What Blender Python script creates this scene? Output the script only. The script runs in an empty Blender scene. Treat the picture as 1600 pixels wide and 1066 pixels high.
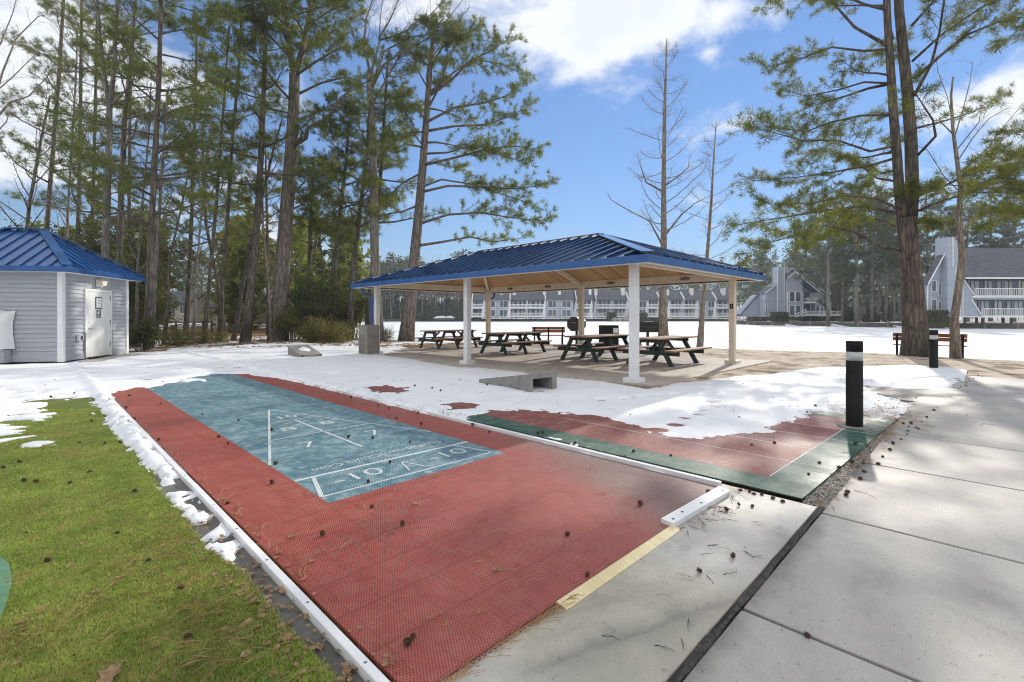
import bpy, math, random
import numpy as np
from mathutils import Vector, Matrix
random.seed(11); RNG = np.random.default_rng(11)
S = bpy.context.scene; COL = S.collection
PI = math.pi
# ---------------------------------------------------------------- camera model (all distances in metres, pixels of the 1600 px photo)
F_, HZ, CH, CX = 743.0, 494.5, 1.36, 800.0
sA, cA = math.sin(math.radians(45.2)), math.cos(math.radians(45.2))
def W(D, l): return (D*sA + l*cA, D*cA - l*sA)
def g(u, v, z=0.0):
    D = F_*(CH - z)/(v - HZ); return W(D, (u - CX)/F_*D)
def P3(u, v, D):
    x, y = W(D, (u - CX)/F_*D); return Vector((x, y, CH - (v - HZ)*D/F_))
CAMF = Matrix(((cA, sA, 0, 0), (-sA, cA, 0, 0), (0, 0, 1, 0), (0, 0, 0, 1)))   # (lateral, depth, z) -> world

# ---------------------------------------------------------------- object helpers
ORG = {}
def tag(o, label=None, cat=None, group=None, kind=None):
    if label: o['label'] = label
    if cat: o['category'] = cat
    if group: o['group'] = group
    if kind: o['kind'] = kind
    return o
def thing(name, label, cat, loc=(0, 0, 0), group=None):
    o = bpy.data.objects.new(name, None); COL.objects.link(o)
    o.empty_display_size = 0.2; o.location = loc; ORG[o.name] = Vector(loc)
    return tag(o, label, cat, group)
def link(name, me, mats, parent=None, loc=None):
    for m in (mats if isinstance(mats, (list, tuple)) else [mats]): me.materials.append(m)
    o = bpy.data.objects.new(name, me); COL.objects.link(o)
    if parent is not None: o.parent = parent; ORG[o.name] = ORG[parent.name]
    else: ORG[o.name] = Vector(loc or (0, 0, 0)); o.location = ORG[o.name]
    return o
def copy_thing(root, loc, rz=0.0, scale=None, label=None, group=None):
    r = root.copy(); COL.objects.link(r); r.location = loc; r.rotation_euler = (0, 0, rz)
    if scale: r.scale = (scale,)*3
    if label: r['label'] = label
    if group: r['group'] = group
    for ch in list(root.children):
        c = ch.copy(); COL.objects.link(c); c.parent = r
        for gch in list(ch.children):
            d = gch.copy(); COL.objects.link(d); d.parent = c
    return r

class MB:
    """collects faces; build() links them as one mesh object"""
    def __init__(s, M=None): s.v = []; s.f = []; s.m = []; s.M = M; s.mi = 0; s.sm = []; s.smooth = False
    def add(s, pts, faces):
        b = len(s.v)
        for p in pts:
            p = Vector(p); s.v.append(s.M @ p if s.M is not None else p)
        for f in faces: s.f.append([b + i for i in f]); s.m.append(s.mi); s.sm.append(s.smooth)
        return s
    def box(s, a, b, bev=0.0):
        x0, y0, z0 = (min(a[i], b[i]) for i in range(3)); x1, y1, z1 = (max(a[i], b[i]) for i in range(3))
        if bev > 0:
            e = bev
            ring = lambda z, i: [(x0+i+e, y0+i, z), (x1-i-e, y0+i, z), (x1-i, y0+i+e, z), (x1-i, y1-i-e, z), (x1-i-e, y1-i, z), (x0+i+e, y1-i, z), (x0+i, y1-i-e, z), (x0+i, y0+i+e, z)]
            pts = ring(z0, e*.6) + ring(z0+e*.6, 0) + ring(z1-e*.6, 0) + ring(z1, e*.6)
            fs = [list(range(7, -1, -1)), list(range(24, 32))]
            for k in range(3):
                for i in range(8): fs.append([k*8+i, k*8+(i+1) % 8, k*8+8+(i+1) % 8, k*8+8+i])
            return s.add(pts, fs)
        return s.add([(x0, y0, z0), (x1, y0, z0), (x1, y1, z0), (x0, y1, z0), (x0, y0, z1), (x1, y0, z1), (x1, y1, z1), (x0, y1, z1)],
                     [(3, 2, 1, 0), (4, 5, 6, 7), (0, 1, 5, 4), (1, 2, 6, 5), (2, 3, 7, 6), (3, 0, 4, 7)])
    def bar(s, p, q, w, h, up=(0, 0, 1)):
        p, q = Vector(p), Vector(q); d = (q-p).normalized(); up = Vector(up)
        x = d.cross(up)
        if x.length < 1e-5: x = d.cross(Vector((1, 0, 0)))
        x.normalize(); y = x.cross(d).normalized()
        pts = [c + x*(a*w/2) + y*(b*h/2) for c in (p, q) for a, b in ((-1, -1), (1, -1), (1, 1), (-1, 1))]
        return s.add(pts, [(3, 2, 1, 0), (4, 5, 6, 7), (0, 1, 5, 4), (1, 2, 6, 5), (2, 3, 7, 6), (3, 0, 4, 7)])
    def prism(s, poly, a, b, axis='z'):
        """poly of 2D points extruded from a to b along an axis"""
        m = {'z': lambda u, v, w: (u, v, w), 'x': lambda u, v, w: (w, u, v), 'y': lambda u, v, w: (u, w, v)}[axis]
        n = len(poly); pts = [m(u, v, a) for u, v in poly] + [m(u, v, b) for u, v in poly]
        return s.add(pts, [list(range(n-1, -1, -1)), list(range(n, 2*n))] + [(i, (i+1) % n, n+(i+1) % n, n+i) for i in range(n)])
    def quad(s, *pts): return s.add(pts, [list(range(len(pts)))])
    def tube(s, pts, rad, n=8, caps=True, wob=0.0):
        pts = [Vector(p) for p in pts]; k = len(pts)
        if not isinstance(rad, (list, tuple)): rad = [rad]*k
        prev = None; P = []
        for i in range(k):
            d = (pts[min(i+1, k-1)] - pts[max(i-1, 0)]).normalized()
            if prev is None: x = d.orthogonal().normalized()
            else:
                x = prev - d*prev.dot(d)
                x = x.normalized() if x.length > 1e-6 else d.orthogonal().normalized()
            prev = x; y = d.cross(x)
            for j in range(n):
                a = 2*PI*j/n; r = rad[i]*(1 + wob*math.sin(3*a+i*.7) if wob else 1)
                P.append(pts[i] + (x*math.cos(a) + y*math.sin(a))*r)
        fs = [(i*n+j, i*n+(j+1) % n, (i+1)*n+(j+1) % n, (i+1)*n+j) for i in range(k-1) for j in range(n)]
        if caps: fs += [list(range(n-1, -1, -1)), list(range((k-1)*n, k*n))]
        return s.add(P, fs)
    def lathe(s, prof, n=20, c=(0, 0, 0)):
        P = [(c[0]+r*math.cos(2*PI*j/n), c[1]+r*math.sin(2*PI*j/n), c[2]+z) for r, z in prof for j in range(n)]
        k = len(prof)
        fs = [(i*n+j, i*n+(j+1) % n, (i+1)*n+(j+1) % n, (i+1)*n+j) for i in range(k-1) for j in range(n)]
        fs += [list(range(n-1, -1, -1)), list(range((k-1)*n, k*n))]
        return s.add(P, fs)
    def build(s, name, mats, parent=None, loc=None):
        me = bpy.data.meshes.new(name)
        off = ORG[parent.name] if parent is not None else Vector(loc or (0, 0, 0))
        me.from_pydata([tuple(p - off) for p in s.v], [], s.f)
        me.polygons.foreach_set('material_index', s.m); me.polygons.foreach_set('use_smooth', s.sm)
        me.update()
        return link(name, me, mats, parent, loc)
def np_mesh(name, V, Fc, mats, parent=None, loc=None, smooth=False):
    """V (n,3), Fc (m,k) with constant k"""
    me = bpy.data.meshes.new(name); V = np.asarray(V, np.float32); Fc = np.asarray(Fc, np.int32)
    off = ORG[parent.name] if parent is not None else Vector(loc or (0, 0, 0))
    V = V - np.array(off, np.float32)
    m, k = Fc.shape
    me.vertices.add(len(V)); me.vertices.foreach_set('co', V.ravel())
    me.loops.add(m*k); me.loops.foreach_set('vertex_index', Fc.ravel())
    me.polygons.add(m); me.polygons.foreach_set('loop_start', np.arange(0, m*k, k, dtype=np.int32))
    if smooth: me.polygons.foreach_set('use_smooth', np.ones(m, bool))
    me.update(calc_edges=True); me.validate()
    return link(name, me, mats, parent, loc)

# ---------------------------------------------------------------- materials
def new_mat(name):
    m = bpy.data.materials.new(name); m.use_nodes = True
    nt = m.node_tree; return m, nt, nt.nodes['Principled BSDF']
def ramp(nt, fac, stops, interp='LINEAR'):
    r = nt.nodes.new('ShaderNodeValToRGB'); r.color_ramp.interpolation = interp
    e = r.color_ramp.elements
    while len(e) < len(stops): e.new(0.5)
    for i, (p, c) in enumerate(stops):
        e[i].position = p; e[i].color = (c, c, c, 1) if isinstance(c, (int, float)) else (*c, 1)
    nt.links.new(fac, r.inputs['Fac']); return r.outputs['Color']
def coords(nt, scale=(1, 1, 1), kind='Object', rot=(0, 0, 0)):
    tc = nt.nodes.new('ShaderNodeTexCoord'); mp = nt.nodes.new('ShaderNodeMapping')
    mp.inputs['Scale'].default_value = scale if isinstance(scale, tuple) else (scale,)*3
    mp.inputs['Rotation'].default_value = rot
    nt.links.new(tc.outputs[kind], mp.inputs['Vector']); return mp.outputs['Vector']
def noise(nt, vec, scale=5, detail=4, rough=.55, dist=0):
    n = nt.nodes.new('ShaderNodeTexNoise'); n.inputs['Scale'].default_value = scale
    n.inputs['Detail'].default_value = detail; n.inputs['Roughness'].default_value = rough; n.inputs['Distortion'].default_value = dist
    nt.links.new(vec, n.inputs['Vector']); return n.outputs['Fac']
def mixc(nt, fac, a, b, mode='MIX'):
    x = nt.nodes.new('ShaderNodeMix'); x.data_type = 'RGBA'; x.blend_type = mode
    for sock, val in ((x.inputs['Factor'], fac), (x.inputs['A'], a), (x.inputs['B'], b)):
        if isinstance(val, bpy.types.NodeSocket): nt.links.new(val, sock)
        elif isinstance(val, (int, float)): sock.default_value = val if sock.type == 'VALUE' else (val, val, val, 1)
        else: sock.default_value = (*val, 1)
    # RGBA sockets are index 6,7 on the Mix node
    return x.outputs['Result']
def mixrgb(nt, fac, a, b, mode='MIX'):
    x = nt.nodes.new('ShaderNodeMixRGB'); x.blend_type = mode
    for sock, val in ((x.inputs[0], fac), (x.inputs[1], a), (x.inputs[2], b)):
        if isinstance(val, bpy.types.NodeSocket): nt.links.new(val, sock)
        elif sock.type == 'VALUE': sock.default_value = val
        else: sock.default_value = (val, val, val, 1) if isinstance(val, (int, float)) else (*val, 1)
    return x.outputs[0]
def math_(nt, op, a, b=None, clamp=False):
    x = nt.nodes.new('ShaderNodeMath'); x.operation = op; x.use_clamp = clamp
    for i, val in enumerate((a, b)):
        if val is None: continue
        if isinstance(val, bpy.types.NodeSocket): nt.links.new(val, x.inputs[i])
        else: x.inputs[i].default_value = val
    return x.outputs[0]
def bump(nt, bsdf, h, strength=.3, dist=.01):
    b = nt.nodes.new('ShaderNodeBump'); b.inputs['Strength'].default_value = strength; b.inputs['Distance'].default_value = dist
    nt.links.new(h, b.inputs['Height']); nt.links.new(b.outputs['Normal'], bsdf.inputs['Normal'])
def setc(nt, sock, val):
    if isinstance(val, bpy.types.NodeSocket): nt.links.new(val, sock)
    elif isinstance(val, (int, float)): sock.default_value = val
    else: sock.default_value = (*val, 1)
def noisy(name, c1, c2, scale=4, rough=.6, bs=.2, bd=.005, bscale=40, sc=(1, 1, 1), spec=.5, metal=0, detail=5, lo=.35, hi=.65):
    m, nt, b = new_mat(name); v = coords(nt, sc)
    n = noise(nt, v, scale, detail)
    setc(nt, b.inputs['Base Color'], ramp(nt, n, [(lo, c1), (hi, c2)]))
    b.inputs['Roughness'].default_value = rough; b.inputs['Specular IOR Level'].default_value = spec; b.inputs['Metallic'].default_value = metal
    if bs: bump(nt, b, noise(nt, v, bscale, 3), bs, bd)
    return m
def leaf_mat(name, c1, c2, trans, tf=.45, scale=1.2):
    m, nt, b = new_mat(name); v = coords(nt)
    n = noise(nt, v, scale, 4, .65); n2 = noise(nt, v, scale*9, 2)
    f = mixrgb(nt, .4, n, n2)
    col = ramp(nt, f, [(.33, c1), (.67, c2)])
    setc(nt, b.inputs['Base Color'], col); b.inputs['Roughness'].default_value = .55; b.inputs['Specular IOR Level'].default_value = .3
    t = nt.nodes.new('ShaderNodeBsdfTranslucent'); setc(nt, t.inputs['Color'], mixrgb(nt, 1, col, trans, 'MULTIPLY'))
    mx = nt.nodes.new('ShaderNodeMixShader'); mx.inputs[0].default_value = tf
    nt.links.new(b.outputs[0], mx.inputs[1]); nt.links.new(t.outputs[0], mx.inputs[2])
    nt.links.new(mx.outputs[0], nt.nodes['Material Output'].inputs['Surface'])
    return m
def bark(name, c1, c2, zs=.16, scale=9, bs=.9):
    m, nt, b = new_mat(name); v = coords(nt, (1, 1, zs))
    vo = nt.nodes.new('ShaderNodeTexVoronoi'); vo.feature = 'DISTANCE_TO_EDGE'; vo.inputs['Scale'].default_value = scale
    nv = nt.nodes.new('ShaderNodeTexNoise'); nv.inputs['Scale'].default_value = scale*.8; nt.links.new(v, nv.inputs['Vector'])
    nt.links.new(mixrgb(nt, .12, v, nv.outputs['Color'], 'ADD'), vo.inputs['Vector'])
    crack = ramp(nt, vo.outputs['Distance'], [(.0, 0.0), (.22, 1.0)])
    n = noise(nt, v, 5, 5, .7); n2 = noise(nt, coords(nt), 1.3, 3)
    col = ramp(nt, n, [(.3, c1), (.7, c2)])
    col = mixrgb(nt, ramp(nt, n2, [(.4, 0.0), (.7, .5)]), col, tuple(x*1.25 for x in c2))
    col = mixrgb(nt, .8, col, mixrgb(nt, crack, .35, 1.0), 'MULTIPLY')
    setc(nt, b.inputs['Base Color'], col); b.inputs['Roughness'].default_value = .9; b.inputs['Specular IOR Level'].default_value = .2
    bump(nt, b, mixrgb(nt, .3, crack, n), bs, .03)
    return m
M = {}
M['bark_pine'] = bark('bark_pine', (.15, .125, .105), (.30, .26, .22))
M['bark_grey'] = bark('bark_grey', (.15, .135, .12), (.30, .275, .245), .12, 12, .7)
M['bark_dark'] = bark('bark_dark', (.09, .076, .064), (.22, .19, .155), .16, 8, 1.0)
M['bark_bare'] = bark('bark_bare', (.24, .205, .17), (.42, .36, .30), .15, 14, .5)
M['bark_far'] = noisy('bark_far', (.13, .115, .10), (.27, .24, .21), 2, .9, 0)
M['needle'] = leaf_mat('pine_needles', (.055, .08, .027), (.21, .24, .085), (1.6, 1.55, .75), .55)
M['needle_y'] = leaf_mat('pine_needles_bright', (.06, .082, .026), (.205, .225, .07), (1.6, 1.5, .75), .58)
M['needle_d'] = leaf_mat('pine_needles_deep', (.055, .072, .024), (.19, .20, .07), (1.5, 1.5, .75), .5)
M['needle_far'] = leaf_mat('far_needles', (.06, .08, .05), (.15, .175, .10), (1.2, 1.2, .8), .35, .35)
M['leaf_dark'] = leaf_mat('evergreen_leaves', (.032, .048, .018), (.15, .165, .06), (1.3, 1.3, .6), .35, 1.0)
M['leaf_olive'] = leaf_mat('olive_leaves', (.08, .09, .03), (.24, .22, .085), (1.3, 1.2, .6), .4, 1.5)
M['dry_leaf'] = leaf_mat('dry_leaves', (.20, .12, .06), (.46, .32, .18), (1.2, 1, .8), .25, 6)
M['straw'] = leaf_mat('pine_straw', (.24, .12, .045), (.52, .35, .17), (1, 1, .8), .2, 5)
M['white'] = noisy('white_paint', (.72, .73, .74), (.82, .82, .82), 3, .45, .06, .002, 60)
M['white_far'] = noisy('white_trim', (.76, .77, .78), (.84, .84, .84), .4, .6, 0)
M['cream'] = noisy('cream_paint', (.74, .66, .53), (.82, .75, .62), 3, .5, .08, .002, 50)
M['black'] = noisy('black_paint', (.005, .005, .0055), (.010, .010, .011), 6, .6, .1, .002, 120, spec=.25)
M['dark_metal'] = noisy('dark_metal', (.02, .02, .02), (.05, .048, .045), 5, .45, .15, .003, 90)
M['steel'] = noisy('steel', (.4, .4, .41), (.6, .6, .6), 8, .3, .05, .001, 90, metal=.9)
M['rubber'] = noisy('rubber', (.012, .012, .012), (.03, .03, .03), 6, .8, 0)
def metal_blue(name, c1, c2, rough, coat=.15):
    m, nt, b = new_mat(name); v = coords(nt)
    setc(nt, b.inputs['Base Color'], ramp(nt, noise(nt, v, 1.6, 5), [(.35, c1), (.65, c2)]))
    setc(nt, b.inputs['Roughness'], ramp(nt, noise(nt, v, 6, 4), [(.3, rough*.8), (.7, rough*1.25)]))
    b.inputs['Metallic'].default_value = .15; b.inputs['Coat Weight'].default_value = coat; b.inputs['Coat Roughness'].default_value = .14
    bump(nt, b, noise(nt, v, 2.5, 2), .12, .01)
    return m
M['blue_roof'] = metal_blue('blue_metal_roof', (.014, .085, .26), (.02, .11, .33), .36)
M['navy_roof'] = metal_blue('navy_metal_roof', (.009, .045, .13), (.014, .062, .18), .22, .9)
def planks(name, c1, c2, c3, spacing, axis, rough=.55, gap=.05):
    m, nt, b = new_mat(name); v = coords(nt)
    sep = nt.nodes.new('ShaderNodeSeparateXYZ'); nt.links.new(v, sep.inputs[0])
    t = math_(nt, 'MULTIPLY', sep.outputs[axis], 1/spacing)
    cell = math_(nt, 'FLOOR', t); fr = math_(nt, 'FRACT', t)
    wn = nt.nodes.new('ShaderNodeTexWhiteNoise'); wn.noise_dimensions = '1D'; nt.links.new(cell, wn.inputs['W'])
    sc = [14, 14, 14]; ax = {'X': 0, 'Y': 1, 'Z': 2}[axis]
    for k in range(3):
        if k != ax: sc[k] = 1.6
    gr = noise(nt, coords(nt, tuple(sc)), 3, 5, .7)
    col = ramp(nt, wn.outputs['Value'], [(0, c1), (.5, c2), (1, c3)])
    col = mixrgb(nt, .55, col, ramp(nt, gr, [(.3, .55), (.7, 1.15)]), 'MULTIPLY')
    seam = ramp(nt, fr, [(0, .25), (gap, 1.0), (1-gap, 1.0), (1, .25)])
    setc(nt, b.inputs['Base Color'], mixrgb(nt, 1, col, seam, 'MULTIPLY')); b.inputs['Roughness'].default_value = rough
    bump(nt, b, mixrgb(nt, .3, seam, gr), .4, .006)
    return m
M['ceiling_x'] = planks('ceiling_planks', (.52, .31, .145), (.64, .41, .205), (.38, .215, .095), .14, 'Y')
M['ceiling_y'] = planks('ceiling_planks_turned', (.52, .31, .145), (.64, .41, .205), (.38, .215, .095), .14, 'X')
M['table_wood'] = planks('table_boards', (.30, .16, .085), (.36, .20, .11), (.26, .14, .075), .148, 'Y', .5, .04)
M['bench_wood'] = noisy('bench_boards', (.22, .075, .025), (.33, .13, .05), 3, .5, .15, .003, 30, (1, 6, 6))
M['table_green'] = noisy('dark_green_legs', (.012, .03, .024), (.022, .048, .038), 5, .5, .12, .002, 60)
M['siding'] = noisy('grey_siding', (.35, .365, .40), (.41, .425, .455), 2.5, .55, .08, .002, 40, (1, 1, 8))
M['door_white'] = noisy('white_door', (.70, .70, .68), (.78, .78, .76), 2, .4, .04, .002, 30)
M['concrete_cast'] = noisy('cast_concrete', (.19, .185, .17), (.29, .28, .26), 6, .85, .35, .004, 90)
M['bin'] = noisy('ribbed_bin', (.22, .205, .18), (.28, .26, .23), 4, .6, .25, .004, 120)
M['tarp'] = noisy('white_tarp', (.70, .71, .73), (.82, .83, .84), 2.5, .6, .9, .05, 5)
M['far_siding'] = noisy('blue_grey_siding', (.33, .375, .445), (.38, .425, .495), .3, .8, .15, .02, 6, (1, 1, 12))
M['far_roof'] = noisy('dark_shingles', (.07, .075, .095), (.12, .125, .145), 1.2, .9, .3, .02, 9, (1, 1, 3))
M['glass_far'] = noisy('window_glass', (.05, .07, .085), (.16, .20, .23), .35, .12, 0, detail=2)
M['curtain'] = noisy('pale_curtain', (.45, .5, .52), (.62, .66, .68), .8, .5, 0)
M['bulkhead'] = noisy('timber_bulkhead', (.05, .045, .04), (.14, .125, .105), 1.5, .9, .3, .03, 6, (1, 1, 4))
M['stone'] = noisy('stone', (.2, .19, .17), (.4, .37, .33), 3, .9, .4, .02, 20)
M['beige_wall'] = noisy('beige_wall', (.55, .5, .42), (.66, .61, .52), .5, .8, 0)
M['car_paint'] = noisy('car_paint', (.05, .11, .13), (.07, .14, .16), 1, .3, 0)
M['cone'] = noisy('pine_cone', (.045, .024, .014), (.15, .08, .042), 90, .8, .3, .002, 300)
M['line'] = noisy('court_line_paint', (.55, .57, .58), (.74, .75, .76), 14, .55, .1, .001, 200)
M['clear'] = None
m, nt, b = new_mat('ribbed_lens'); b.inputs['Base Color'].default_value = (.75, .78, .8, 1); b.inputs['Roughness'].default_value = .12
b.inputs['Transmission Weight'].default_value = .35; bump(nt, b, noise(nt, coords(nt, (60, 60, 1)), 1, 1), .5, .004); M['lens'] = m
# ---------------------------------------------------------------- camera, sun, sky
cam = bpy.data.cameras.new('camera'); co = bpy.data.objects.new('camera', cam); COL.objects.link(co); S.camera = co
cam.sensor_width = 36.0; cam.lens = F_/1600*36; cam.shift_y = -(533 - HZ)/1600; cam.clip_end = 6000; cam.clip_start = .05
co.location = (0, 0, CH + .014); fwd = Vector((sA, cA, 0)); co.rotation_euler = fwd.to_track_quat('-Z', 'Y').to_euler()
SUN_EL, SUN_OFF = math.radians(25.5), math.radians(34)
sx, sy = W(math.cos(SUN_OFF), math.sin(SUN_OFF))
sun_dir = Vector((sx*math.cos(SUN_EL), sy*math.cos(SUN_EL), math.sin(SUN_EL))); sun_az = math.atan2(sx, sy)
sl = bpy.data.lights.new('sun', 'SUN'); so = bpy.data.objects.new('sun', sl); COL.objects.link(so)
sl.energy = 2.7; sl.angle = math.radians(.9); sl.color = (1, .93, .83); so.rotation_euler = (-sun_dir).to_track_quat('-Z', 'Y').to_euler()
so.location = (0, 0, 60)
wd = bpy.data.worlds.new('World'); S.world = wd; wd.use_nodes = True; nt = wd.node_tree
bg = nt.nodes['Background']; sky = nt.nodes.new('ShaderNodeTexSky'); sky.sky_type = 'NISHITA'; sky.sun_disc = False
sky.sun_elevation = SUN_EL; sky.sun_rotation = sun_az; sky.altitude = 0; sky.air_density = 1.0; sky.dust_density = 0.0; sky.ozone_density = 2.2
tc = nt.nodes.new('ShaderNodeTexCoord'); sep = nt.nodes.new('ShaderNodeSeparateXYZ'); nt.links.new(tc.outputs['Generated'], sep.inputs[0])
az = math_(nt, 'ARCTAN2', sep.outputs['X'], sep.outputs['Y']); el = math_(nt, 'ARCSINE', sep.outputs['Z'])
cl_n = noise(nt, coords(nt, (1, 1, 1.9), 'Generated'), 6.5, 9, .58, .25)
cl_n2 = noise(nt, coords(nt, (1, 1, 2.2), 'Generated'), 2.3, 3, .5)
def cloud_blob(u, v, su, sv, amp):
    global acc
    a0 = math.atan2(*[W(F_, u-CX)[i] for i in (0, 1)]); e0 = math.atan2(HZ - v, math.hypot(F_, u-CX))
    k = math.cos(math.atan2(u-CX, F_)); sa, se = su/F_*k*k, sv/F_*k
    da = math_(nt, 'DIVIDE', math_(nt, 'SUBTRACT', az, a0), sa); de = math_(nt, 'DIVIDE', math_(nt, 'SUBTRACT', el, e0), se)
    r = math_(nt, 'ADD', math_(nt, 'POWER', math_(nt, 'ABSOLUTE', da), 2), math_(nt, 'POWER', math_(nt, 'ABSOLUTE', de), 2))
    w = math_(nt, 'MULTIPLY', math_(nt, 'POWER', 2.718, math_(nt, 'MULTIPLY', r, -1)), amp)
    acc = w if acc is None else math_(nt, 'ADD', acc, w)
acc = None
for c in ((850, -10, 190, 72, .70), (1000, 5, 150, 66, .66), (925, 75, 50, 42, .36), (1120, 25, 60, 30, .3), (1105, 87, 20, 10, .24), (1135, 160, 55, 38, .25), (1150, 190, 40, 22, .16),
          (60, 70, 190, 120, .62), (230, 120, 150, 70, .40), (20, 260, 120, 60, .55), (330, 250, 120, 40, .2), (420, 330, 150, 45, .40), (560, 390, 90, 30, .2),
          (1470, 165, 90, 45, .44), (1590, 140, 70, 70, .55), (1540, 260, 120, 50, .3), (1440, 330, 80, 40, .25), (1330, 250, 90, 30, .15), (630, 20, 90, 40, .3), (735, 265, 26, 12, .2)):
    cloud_blob(*c)
dens = math_(nt, 'ADD', math_(nt, 'ADD', acc, math_(nt, 'MULTIPLY', cl_n, 1.75)), math_(nt, 'MULTIPLY', cl_n2, .25))
cmask = ramp(nt, dens, [(.86, 0.0), (1.0, .55), (1.0, .6)]); cmask = nt.nodes[-1].outputs[0]
mr = nt.nodes.new('ShaderNodeMapRange'); mr.interpolation_type = 'SMOOTHSTEP'; nt.links.new(dens, mr.inputs['Value'])
mr.inputs['From Min'].default_value = 1.15; mr.inputs['From Max'].default_value = 1.70; mr.inputs['To Max'].default_value = .96
shade = nt.nodes.new('ShaderNodeMapRange'); nt.links.new(dens, shade.inputs['Value'])
shade.inputs['From Min'].default_value = 1.35; shade.inputs['From Max'].default_value = 2.0
ccol = mixrgb(nt, shade.outputs[0], (1.0, 1.0, 1.0), (.80, .86, .93))
ccol = mixrgb(nt, 1, ccol, 7.2, 'MULTIPLY')
SKYG = nt.nodes.new('ShaderNodeGamma'); SKYG.inputs['Gamma'].default_value = 1.0; nt.links.new(sky.outputs[0], SKYG.inputs[0])
lum = nt.nodes.new('ShaderNodeRGBToBW'); nt.links.new(SKYG.outputs[0], lum.inputs[0])
comp = math_(nt, 'DIVIDE', 1.0, math_(nt, 'ADD', 1.0, math_(nt, 'MULTIPLY', lum.outputs[0], .16)))
skyc = mixrgb(nt, 1, mixrgb(nt, 1, SKYG.outputs[0], comp, 'MULTIPLY'), (1.02, 1.15, 1.36), 'MULTIPLY')
# unseen white cloud added overhead and behind the viewer as fill light
bd = nt.nodes.new('ShaderNodeVectorMath'); bd.operation = 'DOT_PRODUCT'; nt.links.new(tc.outputs['Generated'], bd.inputs[0]); bd.inputs[1].default_value = (sA*.80, cA*.80, -.60)
bk = nt.nodes.new('ShaderNodeMapRange'); bk.interpolation_type = 'SMOOTHSTEP'; nt.links.new(bd.outputs['Value'], bk.inputs['Value']); bk.inputs['From Min'].default_value = .22; bk.inputs['From Max'].default_value = -.12
bn = nt.nodes.new('ShaderNodeMapRange'); bn.interpolation_type = 'SMOOTHSTEP'; nt.links.new(noise(nt, coords(nt, (1, 1, 1.4), 'Generated'), 3.2, 7, .6), bn.inputs['Value']); bn.inputs['From Min'].default_value = .28; bn.inputs['From Max'].default_value = .52
bmask = math_(nt, 'MULTIPLY', bk.outputs[0], math_(nt, 'ADD', math_(nt, 'MULTIPLY', bn.outputs[0], .75), .22))
fin = mixrgb(nt, math_(nt, 'MAXIMUM', mr.outputs[0], bmask), skyc, ccol); nt.links.new(fin, bg.inputs['Color']); bg.inputs['Strength'].default_value = .115
S.view_settings.view_transform = 'Standard'; S.view_settings.look = 'None'; S.view_settings.gamma = 1.0; S.view_settings.exposure = .46
S.cycles.use_denoising = True; S.cycles.denoising_prefilter = 'ACCURATE'; S.cycles.max_bounces = 7; S.cycles.diffuse_bounces = 4; S.cycles.glossy_bounces = 3; S.cycles.transmission_bounces = 5
S.cycles.transparent_max_bounces = 6; S.cycles.caustics_reflective = False; S.cycles.caustics_refractive = False
S.cycles.sample_clamp_indirect = 6.0; S.cycles.filter_width = 1.1; S.cycles.use_light_tree = False; wd.cycles.sampling_method = 'MANUAL'; wd.cycles.sample_map_resolution = 1024

# ---------------------------------------------------------------- plan helpers: signed distance, value noise
def pxpoly(pts, z=0.0): return np.array([g(u, v, z) for u, v in pts])
def sdpoly(X, Y, poly):
    """signed distance, positive inside"""
    d = np.full(X.shape, 1e9); ins = np.zeros(X.shape, bool); n = len(poly)
    for i in range(n):
        x0, y0 = poly[i]; x1, y1 = poly[(i+1) % n]; ex, ey = x1-x0, y1-y0
        t = np.clip(((X-x0)*ex + (Y-y0)*ey)/(ex*ex+ey*ey+1e-12), 0, 1)
        d = np.minimum(d, (X-x0-t*ex)**2 + (Y-y0-t*ey)**2)
        c = ((y0 > Y) != (y1 > Y)); xi = x0 + (Y-y0)*ex/np.where(abs(ey) < 1e-12, 1e-12, ey)
        ins ^= c & (X < xi)
    d = np.sqrt(d); return np.where(ins, d, -d)
_P = np.random.default_rng(5).random((256, 256))
def vnoise(x, y):
    xi, yi = np.floor(x).astype(int), np.floor(y).astype(int); fx, fy = x-xi, y-yi
    fx = fx*fx*(3-2*fx); fy = fy*fy*(3-2*fy); a = lambda i, j: _P[(xi+i) % 256, (yi+j) % 256]
    return (a(0, 0)*(1-fx)+a(1, 0)*fx)*(1-fy) + (a(0, 1)*(1-fx)+a(1, 1)*fx)*fy
def fbm(x, y, o=4):
    r = 0; amp = .5
    for k in range(o): r = r + amp*(vnoise(x*2**k+17*k, y*2**k+31*k)-.5); amp *= .55
    return r          # about -0.5 .. 0.5

# ---------------------------------------------------------------- the lake and the terrain
LZ = -.25
near_shore = [g(u, v, LZ) for u, v in ((560, 531), (600, 531), (650, 532), (700, 534), (745, 534), (830, 536), (885, 537), (960, 538), (1060, 541), (1150, 544), (1230, 546), (1340, 549), (1400, 552), (1480, 557), (1560, 560), (1600, 562), (1700, 568), (2000, 574), (2600, 590))]
far_ud = [(3200, 50), (2400, 56), (1700, 60), (1440, 66), (1300, 77), (1180, 89), (1150, 105), (1140, 158), (1060, 166), (740, 160), (600, 150), (500, 150)]
far_shore = [W(D, (u-CX)/F_*D) for u, D in far_ud]
LAKE = np.array(near_shore + far_shore + [W(60, (540-CX)/F_*60)])
LAKE_LD = None
nr, na = 210, 900
rr = np.concatenate([[0.0], np.geomspace(.4, 4000, nr-1)]); aa = np.linspace(0, 2*PI, na, endpoint=False)
R_, A_ = np.meshgrid(rr, aa, indexing='ij'); GX, GY = R_*np.sin(A_), R_*np.cos(A_)
sd = -sdpoly(GX, GY, LAKE); Dg = GX*sA + GY*cA
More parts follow.
